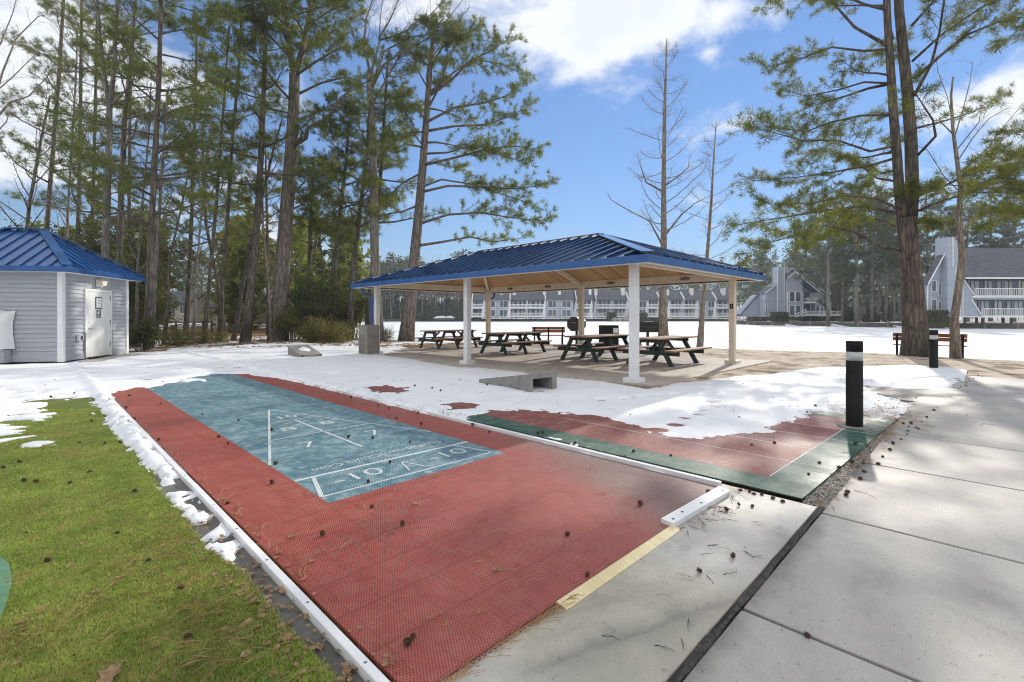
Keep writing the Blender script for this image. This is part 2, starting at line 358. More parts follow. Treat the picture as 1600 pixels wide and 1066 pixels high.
def ground_z(X, Y):
    s_ = -sdpoly(np.asarray(X, float), np.asarray(Y, float), LAKE); D_ = np.asarray(X)*sA + np.asarray(Y)*cA
    t = np.clip(s_/5.0, 0, 1); zn = -.02 - .30*(1-t)**1.4
    zf = np.where(D_ > 110, .18, .35)
    z = np.where(D_ > 48, zf, zn); return np.where(s_ < 0, np.where(D_ > 48, -1.0, -.33 + np.maximum(s_, -3)*.25), z)
def gz(x, y): return float(ground_z(np.array([x]), np.array([y]))[0])
GZ = ground_z(GX, GY) + np.where((sd > 1) & (Dg > 14), fbm(GX*.35, GY*.35)*.10, 0) + np.where((sd > 30) & (Dg > 48), np.clip((R_-170)*.006, 0, 8), 0)
V = np.stack([GX, GY, GZ], -1).reshape(-1, 3)
i0 = np.arange(nr-1)[:, None]*na; j0 = np.arange(na)[None, :]; j1 = (j0+1) % na
Fq = np.stack([i0+j0, i0+na+j0, i0+na+j1, i0+j1], -1).reshape(-1, 4)
# zones: R litter, G sand, B snow cover
sandp = np.array([(8.2, -60), (8.2, 4), (8.2, 17.5), (20, 17.5), (24, 17), (60, -20), (60, -60)])
sands = sdpoly(GX, GY, sandp); sandw = np.clip(.5 + sands/1.2, 0, 1)*(Dg < 48)
snw = np.where(Dg > 48, .45, .12) + 0*GX
snw = np.where((Dg > 12) & (Dg < 34) & (GY > 19), .40, snw); snw = np.where(sands > 0, 0, snw)
snw = np.where((GX < 1) & (GY > 5), .8, snw)
m, nt, b = new_mat('ground_soil'); vc = nt.nodes.new('ShaderNodeVertexColor'); vc.layer_name = 'zone'
sp = nt.nodes.new('ShaderNodeSeparateColor'); nt.links.new(vc.outputs[0], sp.inputs[0]); v = coords(nt)
nA, nB, nC = noise(nt, v, 1.1, 7, .68), noise(nt, v, 22, 4, .7), noise(nt, v, .45, 6, .6)
litter = ramp(nt, nB, [(.3, (.085, .045, .022)), (.5, (.21, .115, .055)), (.7, (.34, .22, .125))])
sand = ramp(nt, nB, [(.3, (.44, .37, .29)), (.7, (.60, .51, .41))])
sandl = mixrgb(nt, ramp(nt, nA, [(.50, 0.0), (.60, .85)]), sand, (.15, .10, .06))
snowc = ramp(nt, nB, [(.3, (.74, .76, .80)), (.7, (.84, .85, .87))])
base = mixrgb(nt, sp.outputs['Green'], litter, sandl)
th = math_(nt, 'ADD', nC, math_(nt, 'MULTIPLY', nB, .18)); sm = math_(nt, 'GREATER_THAN', math_(nt, 'ADD', th, math_(nt, 'MULTIPLY', sp.outputs['Blue'], .55)), .82)
setc(nt, b.inputs['Base Color'], mixrgb(nt, sm, base, snowc)); b.inputs['Roughness'].default_value = .9; b.inputs['Specular IOR Level'].default_value = .2
bump(nt, b, mixrgb(nt, .5, nB, nA), .8, .03); M['ground'] = m
go = np_mesh('ground', V, Fq, M['ground'], smooth=True); tag(go, kind='structure')
ca = go.data.color_attributes.new('zone', 'FLOAT_COLOR', 'POINT')
zc = np.stack([1-sandw, sandw, snw, np.ones_like(snw)], -1).reshape(-1, 4).astype(np.float32)
ca.data.foreach_set('color', zc.ravel())
# frozen, snow-covered lake
m, nt, b = new_mat('lake_snow'); v = coords(nt, (1, 1, 1)); v2 = coords(nt, (.5, .07, 1), rot=(0, 0, math.radians(-45)))
n1, n2 = noise(nt, v2, 1.2, 5, .6), noise(nt, v, .12, 4)
setc(nt, b.inputs['Base Color'], ramp(nt, mixrgb(nt, .5, n1, n2), [(.35, (.70, .735, .78)), (.6, (.82, .835, .85))]))
b.inputs['Roughness'].default_value = .75; b.inputs['Specular IOR Level'].default_value = .25; bump(nt, b, n1, .25, .03); M['lake'] = m
mb = MB(); ring = [(x, y, LZ) for x, y in LAKE]
cen = np.mean(LAKE, 0)
def grow(p, d): q = Vector((p[0]-cen[0], p[1]-cen[1])); q = q*(1 + d/q.length); return (cen[0]+q.x, cen[1]+q.y, LZ)
mb.quad(*[grow(p, 1.5) for p in LAKE]); lo = mb.build('lake', M['lake']); tag(lo, kind='structure')
bm_ = None

# ---------------------------------------------------------------- concrete, joints, gravel
def concrete(name, c1, c2, tint, rough, wet=0.0, dirs=(1, 1, 1), stain=None, seam_y=None):
    m, nt, b = new_mat(name); v = coords(nt); n1 = noise(nt, v, .9, 6, .62); n2 = noise(nt, v, 160, 3, .7); n3 = noise(nt, coords(nt, dirs), 6, 4, .6)
    col = ramp(nt, n1, [(.32, c1), (.68, c2)]); col = mixrgb(nt, .5, col, ramp(nt, n2, [(.3, .72), (.7, 1.2)]), 'MULTIPLY')
    col = mixrgb(nt, .5, col, ramp(nt, n3, [(.3, .75), (.7, 1.15)]), 'MULTIPLY')
    col = mixrgb(nt, ramp(nt, noise(nt, v, 1.7, 5, .6, .6), [(.52, 0.0), (.66, .55)]), col, tint)
    if seam_y or stain:
        sep = nt.nodes.new('ShaderNodeSeparateXYZ'); nt.links.new(v, sep.inputs[0]); wob = math_(nt, 'MULTIPLY', math_(nt, 'SUBTRACT', noise(nt, v, 5, 5, .65), .5), .16)
    if seam_y:      # grime spreading from the joint
        dd = math_(nt, 'ADD', math_(nt, 'SUBTRACT', seam_y, sep.outputs['Y']), wob); col = mixrgb(nt, 1, col, ramp(nt, dd, [(.0, .50), (.10, .92), (.3, 1.0)]), 'MULTIPLY')
    if stain:       # an old run-off mark
        (xa, ya), (xb, yb) = stain; sl_ = (yb-ya)/(xb-xa)
        ln_ = math_(nt, 'ADD', math_(nt, 'MULTIPLY', math_(nt, 'SUBTRACT', sep.outputs['X'], xa), sl_), ya)
        dd = math_(nt, 'ABSOLUTE', math_(nt, 'ADD', math_(nt, 'SUBTRACT', sep.outputs['Y'], ln_), math_(nt, 'MULTIPLY', wob, .9))); msk = ramp(nt, dd, [(.0, .62), (.035, .80), (.11, 1.0)])
        end = ramp(nt, math_(nt, 'ABSOLUTE', math_(nt, 'SUBTRACT', sep.outputs['X'], (xa+xb)/2)), [(abs(xb-xa)*.4, 1.0), (abs(xb-xa)*.62, 0.0)]); col = mixrgb(nt, end, col, mixrgb(nt, 1, mixrgb(nt, 1, col, msk, 'MULTIPLY'), (1.0, .97, .86), 'MULTIPLY'))
    spk = ramp(nt, noise(nt, v, 55, 2, .5), [(.26, .55), (.33, 1.0)])
    setc(nt, b.inputs['Base Color'], mixrgb(nt, 1, col, spk, 'MULTIPLY'))
    setc(nt, b.inputs['Roughness'], ramp(nt, noise(nt, v, .8, 4), [(.4, rough), (.65, rough-wet)]))
    bump(nt, b, mixrgb(nt, .35, n2, n3), .35, .004); return m
M['walk'] = concrete('sidewalk_concrete', (.365, .348, .322), (.465, .443, .41), (.25, .245, .235), .72, .2, (2.5, 60, 1), None, .80)
M['apron'] = concrete('apron_concrete', (.38, .365, .335), (.48, .465, .435), (.24, .225, .18), .62, .25, (1, 1, 1), (g(830, 1045), g(1165, 925)))
M['slab'] = concrete('pavilion_slab_concrete', (.46, .425, .375), (.57, .53, .465), (.36, .33, .29), .8, .05)
m, nt, b = new_mat('gravel'); v = coords(nt); vo = nt.nodes.new('ShaderNodeTexVoronoi'); vo.inputs['Scale'].default_value = 75; nt.links.new(v, vo.inputs['Vector'])
setc(nt, b.inputs['Base Color'], ramp(nt, vo.outputs['Color'], [(.2, (.06, .055, .05)), (.6, (.26, .245, .22)), (.9, (.5, .48, .45))])); b.inputs['Roughness'].default_value = .9
bump(nt, b, vo.outputs['Distance'], 1, .012); M['gravel'] = m
M['ledge'] = concrete('ledge_concrete', (.10, .098, .088), (.19, .182, .16), (.06, .055, .045), .9)
M['joint'] = noisy('joint_sealant', (.025, .024, .022), (.09, .085, .08), 40, .85, .8, .01, 120)
JX = [.78, 2.33, 3.85, 5.45, 7.03, 8.52, 10.3, 11.9, 13.5, 15.1]
JX = [-5.4, -3.87, -2.33, -.78] + JX
mb = MB()
for i in range(len(JX)-1):
    for y0, y1 in ((-2.6, .80), (-6.2, -2.62)):
        mb.box((JX[i]+.012, y0, -.10), (JX[i+1]-.012, y1, .012), .006)
sw = mb.build('sidewalk', M['walk']); tag(sw, kind='structure')
mb = MB(); mb.box((-5.4, -6.2, -.12), (15.1, .86, -.012)); o = mb.build('sidewalk_bed', M['joint']); tag(o, kind='structure')
mb = MB(); mb.box((.94, .847, -.08), (3.965, 1.52, .008), .006); o = mb.build('apron_slab', M['apron']); tag(o, kind='structure')
# crumbly joint filler between apron and sidewalk
xs = np.arange(.9, 4.0, .02); V = []; Fc = []
for i, x in enumerate(xs):
    a, c = .810 + .006*math.sin(x*9), .846 + .006*math.sin(x*13+1)
    V += [(x, a, .0), (x, a+.016, .013+.005*random.random()), (x, (a+c)/2, .006+.006*random.random()), (x, c-.012, .016+.004*random.random()), (x, c, .0)]
    if i: Fc += [[(i-1)*5+k, i*5+k, i*5+k+1, (i-1)*5+k+1] for k in range(4)]
o = np_mesh('joint_filler', V, Fc, M['joint']); tag(o, kind='structure')
# gravel strip beside the green bordered court
nx, ny = 230, 18; gx, gy = np.meshgrid(np.linspace(3.98, 8.6, nx), np.linspace(.79, .96, ny), indexing='ij')
zz = RNG.random(gx.shape)*.018 - .004; V = np.stack([gx, gy - (gx-4)*.033, zz], -1).reshape(-1, 3)
i0 = np.arange(nx-1)[:, None]*ny; j0 = np.arange(ny-1)[None, :]; FG = np.stack([i0+j0, i0+ny+j0, i0+ny+j0+1, i0+j0+1], -1).reshape(-1, 4)
o = np_mesh('gravel_strip', V, FG, M['gravel']); tag(o, kind='structure')
mb = MB(); mb.prism([(8.55, 4.95), (8.65, 4.70), (8.9, 4.62), (16.0, 4.62), (15.6, 8), (15.3, 17.4), (8.9, 17.3), (8.3, 14.6), (8.25, 10.5)], -.12, .012); o = mb.build('pavilion_slab', M['slab']); tag(o, kind='structure')
mb = MB(); mb.prism([g(1318, 594), g(1490, 610), g(1466, 630), g(1440, 628), g(1395, 622)], -.1, .006); o = mb.build('cross_path', M['walk']); tag(o, kind='structure')
mb = MB(); mb.prism([(.6, 18.6), (2.3, 17.6), (4.6, 21.6), (2.6, 22.8)], -.1, .012); o = mb.build('doorstep_slab', M['apron']); tag(o, kind='structure')
mb = MB(); mb.box((.60, -1.0, -.1), (.886, 17.5, -.006), .01); o = mb.build('court_ledge', M['ledge']); tag(o, kind='structure')

# ---------------------------------------------------------------- turf (base and blades)
m, nt, b = new_mat('turf'); v = coords(nt); n1, n2, n3 = noise(nt, v, 1.2, 5, .6), noise(nt, v, 230, 3, .8), noise(nt, v, 45, 4, .75)
col = ramp(nt, n2, [(.3, (.035, .055, .012)), (.55, (.15, .20, .04)), (.75, (.34, .40, .12))])
brown = ramp(nt, mixrgb(nt, .4, n1, n3), [(.50, 0.0), (.66, .7)])
setc(nt, b.inputs['Base Color'], mixrgb(nt, brown, col, (.30, .25, .10))); b.inputs['Roughness'].default_value = .8; b.inputs['Specular IOR Level'].default_value = .2
bump(nt, b, n2, 1, .012); M['turf'] = m
M['blade'] = leaf_mat('turf_blades', (.18, .265, .05), (.50, .57, .17), (1.15, 1.15, .7), .35, 3)
mb = MB(); mb.prism([(.72+.08*min(1, max(0, (3.4-y)/1.4))+.012*math.sin(y*5.1)+.012*math.sin(y*2.3+1)+.008*math.sin(y*17), y) for y in np.arange(-3, 17.2, .1)] + [(-14, 17), (-14, -3)], -.1, .0055); o = mb.build('turf', M['turf']); tag(o, kind='structure')
n = 460000
uu, dd = RNG.uniform(-.98, .05, n), 1.25*np.exp(RNG.random(n)**1.15*math.log(7.0/1.25))
l_ = uu*dd*1.12; bx = dd*sA + l_*cA; by = dd*cA - l_*sA
bx += 0; k = (bx < .73 + .08*np.clip((3.4-by)/1.4, 0, 1) + .012*np.sin(by*5.1) + .012*np.sin(by*2.3+1) + RNG.normal(0, .012, len(by))) & (by > -1.6); bx, by, dd = bx[k], by[k], dd[k]; n = len(bx)
h = RNG.uniform(.005, .012, n)*(1 + .05*dd); w = RNG.uniform(.0018, .0032, n)*(1+.22*dd); a = RNG.uniform(0, 2*PI, n); t = RNG.uniform(0, 2*PI, n); ln = RNG.uniform(.1, .9, n)
p0 = np.stack([bx - np.cos(a)*w, by - np.sin(a)*w, np.full(n, .004)], -1); p1 = np.stack([bx + np.cos(a)*w, by + np.sin(a)*w, np.full(n, .004)], -1)
p2 = np.stack([bx + np.cos(t)*h*ln, by + np.sin(t)*h*ln, h+.005], -1)
M['blade_dry'] = leaf_mat('dry_turf_blades', (.26, .20, .08), (.56, .46, .22), (1.1, 1.0, .7), .3, 3)
dry = RNG.random(n) < np.clip(.05 + 1.3*(fbm(bx*1.7+8, by*1.7, 5) - .03), .03, .5); tri = np.stack([p0, p1, p2], 1)
for nm, sel, mt in (('turf_blades', ~dry, 'blade'), ('dry_turf_blades', dry, 'blade_dry')):
    T3 = tri[sel].reshape(-1, 3); o = np_mesh(nm, T3, np.arange(len(T3)).reshape(-1, 3), M[mt]); tag(o, kind='stuff')
M['mat_green'] = noisy('green_mat', (.07, .20, .15), (.11, .27, .20), 3, .8, .4, .004, 150)
mb = MB(); mb.prism([g(u, v) for u, v in ((-60, 872), (0, 868), (14, 880), (19, 905), (12, 935), (0, 965), (-60, 1010))], -.01, .012); o = mb.build('putting_green', M['mat_green']); tag(o, kind='structure')
# ---------------------------------------------------------------- snow: one sheet whose thickness follows the melted outline
main = [(-260, 571), (-260, 708), (0, 697), (45, 700), (107, 692), (105, 686), (70, 687), (70, 676), (107, 671), (65, 665), (117, 642), (76, 640), (75, 626), (135, 624), (135, 632), (136, 645), (155, 650), (157, 662), (165, 675), (185, 687), (192, 705), (210, 712), (212, 725), (232, 737), (250, 747), (279, 746), (272, 722), (232, 680), (182, 628), (186, 622), (197, 613), (215, 607), (228, 608), (255, 603), (272, 599), (300, 598), (331, 597), (322, 592), (290, 593), (310, 588), (345, 585), (367, 585), (384, 586), (440, 594), (475, 601), (560, 622), (650, 644), (700, 655), (748, 662), (752, 650), (770, 645), (800, 645), (850, 646), (900, 652), (930, 655), (960, 662), (985, 670), (1010, 682), (1060, 690), (1100, 692), (1140, 690), (1165, 683), (1195, 682), (1237, 681), (1226, 671), (1255, 667), (1268, 655), (1297, 643), (1325, 643), (1360, 651), (1400, 654), (1425, 652), (1447, 635), (1432, 628), (1400, 620), (1370, 610), (1345, 601), (1400, 606), (1482, 611), (1500, 598), (1517, 580), (1490, 575), (1440, 572), (1400, 571), (1330, 573), (1245, 577), (1200, 584), (1150, 588), (1100, 593), (1050, 598), (1012, 607), (975, 601), (920, 594), (867, 588), (800, 579), (760, 575), (725, 574), (690, 569), (650, 562), (620, 558.5), (600, 553), (640, 545), (640, 541), (600, 543), (580, 540), (560, 540), (540, 535), (520, 540), (480, 534), (440, 533), (400, 537), (350, 540), (300, 545), (240, 549), (200, 552), (170, 562), (112, 568), (97, 568), (0, 570)]
extra = [[(243, 757), (262, 748), (275, 757), (278, 765), (292, 760), (312, 780), (320, 788), (300, 783), (293, 780), (280, 797), (262, 785), (255, 770)],
         [(282, 800), (300, 790), (310, 795), (335, 800), (318, 815), (300, 825), (290, 812)],
         [(307, 845), (330, 830), (345, 815), (360, 830), (347, 840), (350, 847), (370, 840), (382, 850), (367, 862), (370, 882), (350, 877), (337, 865), (315, 852)],
         [(392, 868), (405, 872), (410, 890), (398, 893)],
         [(-30, 843), (8, 845), (12, 858), (-30, 864)], [(9, 876), (21, 872), (21, 888), (14, 886)], [(1342, 677), (1356, 675), (1379, 682), (1366, 685)],
         [(1535, 575), (1640, 572), (1640, 583), (1545, 584)], [(1480, 588), (1570, 586), (1640, 590), (1640, 600), (1560, 598), (1500, 596)]]
holes = [[(580, 607), (600, 603), (626, 605), (632, 611), (610, 616), (590, 613)], [(697, 633), (722, 630), (742, 633), (736, 639), (712, 639)]]
xs = np.concatenate([np.arange(-7, 0, .07), np.arange(0, 8.6, .03), np.arange(8.6, 25, .08)]); ys = np.concatenate([np.arange(.3, 9, .03), np.arange(9, 28, .08)])
SX, SY = np.meshgrid(xs, ys, indexing='ij')
sd = sdpoly(SX, SY, pxpoly(main))
for p in holes: sd = np.minimum(sd, -sdpoly(SX, SY, pxpoly(p)) + fbm(SX*4, SY*4, 5)*.5 + .10)
dist = np.hypot(SX, SY); edge = fbm(SX*2.6, SY*2.6, 5)*.18 + fbm(SX*11, SY*11, 4)*.10
for p in extra:
    q = pxpoly(p); sd = np.maximum(sd, np.where(np.hypot(SX-q[:, 0].mean(), SY-q[:, 1].mean()) < 3.5, sdpoly(SX, SY, q) + .02, -9))
strip = lambda x0, x1, y0, y1: sdpoly(SX, SY, np.array([(x0, y0), (x1, y0), (x1, y1), (x0, y1)]))
sd = np.maximum(sd, strip(4.02, 4.12, 2.5, 4.6) + .01); sd = np.maximum(sd, strip(3.80, 3.90, 1.95, 3.4) + .005)
s_ = sd + edge*np.clip(.25 + dist/16, .3, 1.1)
s_ = np.where(strip(4.0, 4.14, 2.3, 4.8) > 0, sd + fbm(SX*6, SY*6, 3)*.1, s_)
# thin, patchy cover on the far end of the court, on the turf and out by the trees
far_c = (SX > .95) & (SX < 3.8) & (SY > 7.5); s_ = np.where(far_c, s_ - .20*np.clip(fbm(SX*3, SY*1.7+9, 4)*5 - .95, 0, 2), s_)
wood = np.clip((SY - 16.5 + (SX-4)*.12)/3, 0, 1); s_ = s_ - wood*np.clip(fbm(SX*.9+4, SY*.9, 5)*6 + .35, 0, 3)*.45
s_ = np.where((s_ < .20) & (dist < 11), s_ - np.clip(fbm(SX*9+3, SY*9, 4)*1.1 + (vnoise(SX*31, SY*31)-.5)*.25, 0, .3), s_)
z = np.where(s_ > 0, .055*(1-np.exp(-s_*5)), s_*.35)
z += np.where(s_ > .02, fbm(SX*1.3, SY*1.3, 4)*.06 + fbm(SX*5, SY*5, 4)*.016, 0)
z += .035*np.exp(-((SX-.80)/.09)**2)*(SY > 4.6)*(s_ > 0) + .05*np.exp(-((SX-3.97)/.10)**2)*(SY > 4.9)*(s_ > 0)
z += np.where(s_ > 0, .02, 0)*np.exp(-((SX-.86)/.06)**2)*(SY > 6.3)
step_px = [(940, 627), (975, 626), (1003, 622), (1028, 673), (1056, 665), (1069, 655), (1091, 650), (1102, 644), (1116, 638), (1113, 631), (1114, 625), (1108, 615), (1106, 609), (1110, 601), (1030, 620), (1055, 618),
           (612, 575), (480, 576), (520, 585)]
rp = random.Random(4)
for u, v in step_px: 
    x, y = g(u, v); z -= .11*np.exp(-(((SX-x)**2 + (SY-y)**2)/.085**2))
for k in range(60):
    u, v = rp.uniform(0, 130), rp.uniform(606, 690); x, y = g(u, v); r = rp.uniform(.06, .14); z -= .12*np.exp(-((SX-x)**2*.7 + (SY-y)**2*1.6)/r**2)
for k in range(50):
    u, v = rp.uniform(150, 420), rp.uniform(565, 598); x, y = g(u, v); r = rp.uniform(.05, .11); z -= .075*np.exp(-((SX-x)**2 + (SY-y)**2)/r**2)
z = np.maximum(z, -.03); z = np.where(z < .004, z-.02, z)
nx, ny = SX.shape; keep = z > -.005
ck = keep[:-1, :-1] | keep[1:, :-1] | keep[1:, 1:] | keep[:-1, 1:]
idx = np.arange(nx*ny).reshape(nx, ny); Q = np.stack([idx[:-1, :-1], idx[1:, :-1], idx[1:, 1:], idx[:-1, 1:]], -1)[ck]
used, inv = np.unique(Q.ravel(), return_inverse=True)
gzs = np.where(SX > 14, np.minimum(ground_z(SX, SY) + .02, 0.0), 0.0)
V = np.stack([SX, SY, z + gzs], -1).reshape(-1, 3)[used]
m, nt, b = new_mat('snow'); v = coords(nt); n1, n2, n3 = noise(nt, v, 2.2, 6, .6), noise(nt, v, 70, 4, .7), noise(nt, v, 14, 5, .7)
col = ramp(nt, n1, [(.3, (.75, .775, .825)), (.7, (.85, .86, .875))])
dirt = ramp(nt, n3, [(.29, .6), (.36, 0.0)]); col = mixrgb(nt, dirt, col, (.50, .46, .42))
setc(nt, b.inputs['Base Color'], col); b.inputs['Roughness'].default_value = .6; b.inputs['Specular IOR Level'].default_value = .3
b.inputs['Subsurface Weight'].default_value = 0.0
bump(nt, b, mixrgb(nt, .4, n2, n3), .5, .012); M['snow'] = m
o = np_mesh('snow', V, inv.reshape(-1, 4), M['snow'], smooth=True); tag(o, kind='structure')
SNOW_Z = (xs, ys, z + gzs, z)
def snow_h(x, y):
    i, j = np.searchsorted(xs_s, x), np.searchsorted(ys_s, y)
    if 0 < i < len(xs_s) and 0 < j < len(ys_s): return max(float(SNOW_Z[2][i, j]), 0)
    return 0.0
xs_s, ys_s = xs, ys

# ---------------------------------------------------------------- perforated sport tiles
def tile_mat(name, c1, c2, hole, frost=None, rough=.42, pit=.0125, stripes=False, seamc=.55, wet_glare=None):
    m, nt, b = new_mat(name); v = coords(nt); sep = nt.nodes.new('ShaderNodeSeparateXYZ'); nt.links.new(v, sep.inputs[0])
    n1 = noise(nt, v, 1.1, 6, .62); n2 = noise(nt, v, 9, 5, .7)
    col = ramp(nt, mixrgb(nt, .35, n1, n2), [(.35, c1), (.65, c2)])
    if frost: col = mixrgb(nt, ramp(nt, mixrgb(nt, .55, noise(nt, coords(nt, (1.6, 4.5, 1), rot=(0, 0, .785)), 1.6, 6, .62), n2), [(.47, 0.0), (.62, .55)]), col, frost)
    X, Y = sep.outputs['X'], sep.outputs['Y']
    if wet_glare:       # wet tiles and the glare on them, painted as a grey tint (object coordinates start at the court's base point)
        (xa, ya), (xb, yb) = wet_glare; nx_, ny_ = (yb-ya), -(xb-xa); ln = math.hypot(nx_, ny_); nx_, ny_ = nx_/ln, ny_/ln; xa -= 2.4; ya -= 1.45
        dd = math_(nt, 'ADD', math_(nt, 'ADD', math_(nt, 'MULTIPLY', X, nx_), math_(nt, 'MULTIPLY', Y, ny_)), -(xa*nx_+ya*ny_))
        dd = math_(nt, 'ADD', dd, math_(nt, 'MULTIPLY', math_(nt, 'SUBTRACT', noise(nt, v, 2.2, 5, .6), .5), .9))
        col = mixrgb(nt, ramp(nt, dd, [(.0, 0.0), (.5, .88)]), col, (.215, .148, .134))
    if stripes:
        fy = math_(nt, 'FRACT', math_(nt, 'MULTIPLY', X, 1/.0165)); fx = math_(nt, 'FRACT', math_(nt, 'MULTIPLY', Y, 1/.0165))
        d = math_(nt, 'MAXIMUM', math_(nt, 'ABSOLUTE', math_(nt, 'SUBTRACT', fy, .5)), math_(nt, 'MULTIPLY', math_(nt, 'ABSOLUTE', math_(nt, 'SUBTRACT', fx, .5)), .9))
        h = ramp(nt, d, [(.28, 0.0), (.36, 1.0)])
    else:
        r = math_(nt, 'MULTIPLY', Y, 1/pit); row = math_(nt, 'FLOOR', r); off = math_(nt, 'MULTIPLY', math_(nt, 'MODULO', row, 2), .5)
        fx = math_(nt, 'FRACT', math_(nt, 'ADD', math_(nt, 'MULTIPLY', X, 1/pit/1.15), off)); fy = math_(nt, 'FRACT', r)
        dx, dy = math_(nt, 'SUBTRACT', fx, .5), math_(nt, 'SUBTRACT', fy, .5)
        d = math_(nt, 'SQRT', math_(nt, 'ADD', math_(nt, 'MULTIPLY', dx, dx), math_(nt, 'MULTIPLY', dy, dy)))
        h = ramp(nt, d, [(.20, 0.0), (.34, 1.0)])
    sx = math_(nt, 'FRACT', math_(nt, 'MULTIPLY', X, 1/.1525)); sy_ = math_(nt, 'FRACT', math_(nt, 'MULTIPLY', Y, 1/.305))
    sm = math_(nt, 'MINIMUM', math_(nt, 'MINIMUM', sx, math_(nt, 'SUBTRACT', 1, sx)), math_(nt, 'MINIMUM', sy_, math_(nt, 'SUBTRACT', 1, sy_)))
    seam = ramp(nt, sm, [(.010, seamc), (.028, 1.0)])
    col = mixrgb(nt, h, hole, col); col = mixrgb(nt, 1, col, seam, 'MULTIPLY')
    setc(nt, b.inputs['Base Color'], col)
    setc(nt, b.inputs['Roughness'], ramp(nt, n1, [(.35, rough*.8), (.65, rough*1.3)])); b.inputs['Specular IOR Level'].default_value = .45
    bump(nt, b, mixrgb(nt, 1, h, seam, 'MULTIPLY'), .55, .004); return m
M['tile_red'] = tile_mat('red_tiles', (.32, .068, .048), (.42, .10, .072), (.09, .02, .014), frost=(.40, .15, .115), rough=.42, seamc=.74, wet_glare=((2.55, 1.3), (3.7, 4.2)))
M['tile_blue'] = tile_mat('blue_tiles', (.075, .18, .235), (.16, .285, .325), (.035, .085, .115), frost=(.50, .61, .61), rough=.45, seamc=.85)
M['tile_red2'] = tile_mat('dull_red_tiles', (.25, .058, .046), (.34, .09, .073), (.13, .04, .033), frost=(.50, .34, .29), rough=.5, stripes=True, seamc=1.0)
M['tile_green'] = tile_mat('green_tiles', (.024, .10, .068), (.042, .145, .10), (.012, .045, .032), frost=(.33, .36, .30), rough=.5, stripes=True, seamc=1.0)
TZ = .016
def tiles(name, rects, mat, parent, z0=0.002):
    mb = MB()
    for x0, y0, x1, y1 in rects: mb.box((x0, y0, z0), (x1, y1, TZ))
    return mb.build(name, mat, parent)
M['line_tile'] = tile_mat('painted_tile_lines', (.60, .64, .65), (.78, .80, .80), (.10, .20, .25), frost=(.40, .52, .55), rough=.5, seamc=.8)
court = thing('shuffleboard_court', 'long shuffleboard court of red perforated tiles around a blue scoring lane', 'court', (2.4, 1.45, 0))
Xb0, Xb1, Yb0, Yb1 = 1.515, 3.315, 3.385, 13.0
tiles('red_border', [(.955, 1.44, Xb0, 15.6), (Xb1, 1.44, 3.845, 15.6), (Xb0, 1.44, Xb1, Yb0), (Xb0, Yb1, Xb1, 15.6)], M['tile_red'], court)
tiles('blue_lane', [(Xb0+.0015, Yb0+.0015, Xb1-.0015, Yb1-.0015)], M['tile_blue'], court)
mb = MB()
for k in range(27):      # connector loops along the open front edge
    x = .99 + k*.029
    if x < 1.72: mb.tube([(x-.009, 1.438, .013), (x-.008, 1.426, .013), (x, 1.420, .013), (x+.008, 1.426, .013), (x+.009, 1.438, .013)], .0022, 5)
mb.build('edge_loops', M['tile_red'], court)
def line(p, q, w):
    mb = MB(); d = Vector((q[0]-p[0], q[1]-p[1])).normalized(); n = Vector((-d.y, d.x))*w/2; z = TZ+.003
    mb.prism([(p[0]+n.x, p[1]+n.y), (p[0]-n.x, p[1]-n.y), (q[0]-n.x, q[1]-n.y), (q[0]+n.x, q[1]+n.y)][::-1], TZ-.001, z); mb.build('line_marking', M['line_tile'], court)
ap = (2.415, 7.38)
line(ap, (1.52, 4.62), .026); line(ap, (3.30, 4.62), .015); line((2.415, 6.40), (2.415, 4.60), .028)
line((2.11, 6.44), (2.72, 6.44), .018); line((1.82, 5.53), (3.02, 5.53), .018); line((1.517, 4.03), (3.313, 3.97), .036)
line((1.52, 3.53), (3.20, 3.49), .022); line((1.66, 4.0), (1.53, 3.54), .034); line((3.12, 3.95), (3.24, 3.50), .02)
line((2.42, 3.87), (2.34, 3.60), .016); line((2.42, 3.87), (2.50, 3.61), .016)
for k in range(6):
    a = k*PI/3; line((2.43, 3.435), (2.43+.045*math.cos(a), 3.435+.035*math.sin(a)), .008)
def text_mesh(name, cu, mat, parent):
    tmp = bpy.data.objects.new('text_source', cu); COL.objects.link(tmp); bpy.context.view_layer.update()
    me = bpy.data.meshes.new_from_object(tmp.evaluated_get(bpy.context.evaluated_depsgraph_get())); bpy.data.objects.remove(tmp); bpy.data.curves.remove(cu)
    me.name = name; me.materials.clear(); me.materials.append(mat); o = bpy.data.objects.new(name, me); COL.objects.link(o); o.parent = parent; return o
def ground_text(txt, x, y, size, parent, mat, rz=0, sx=1.0, z=TZ+.002, name='numeral'):
    cu = bpy.data.curves.new(name, 'FONT'); cu.body = txt; cu.size = size; cu.extrude = .0008; cu.align_x = 'CENTER'; cu.align_y = 'CENTER'; cu.offset = -size*.002
    o = text_mesh(name, cu, mat, parent)
    o.location = Vector((x, y, z)) - ORG[parent.name]; o.rotation_euler = (0, 0, rz); o.scale = (sx, 1, 1); return o
for t, x, y, s, sx_ in (('10', 2.40, 6.68, .27, 1.1), ('8', 2.17, 5.95, .27, 1.45), ('8', 2.64, 5.95, .27, 1.45), ('7', 2.05, 5.07, .32, 1.2), ('7', 2.80, 5.05, .32, 1.2), ('-10', 1.95, 3.78, .27, 1.3), ('-10', 2.87, 3.75, .27, 1.3)):
    ground_text(t, x, y, s, court, M['line_tile'], 0, sx_)
ground_text('ShuffleboardCourt.Com', 2.42, 4.20, .135, court, M['line_tile'], PI, 1.05, name='lettering')
c2 = thing('beanbag_court', 'red tiled court with green border, half hidden by snow beside the black bollard', 'court', (6, 1, 0))
def skew(x, y): return (x, y - (x-4.0)*.036)
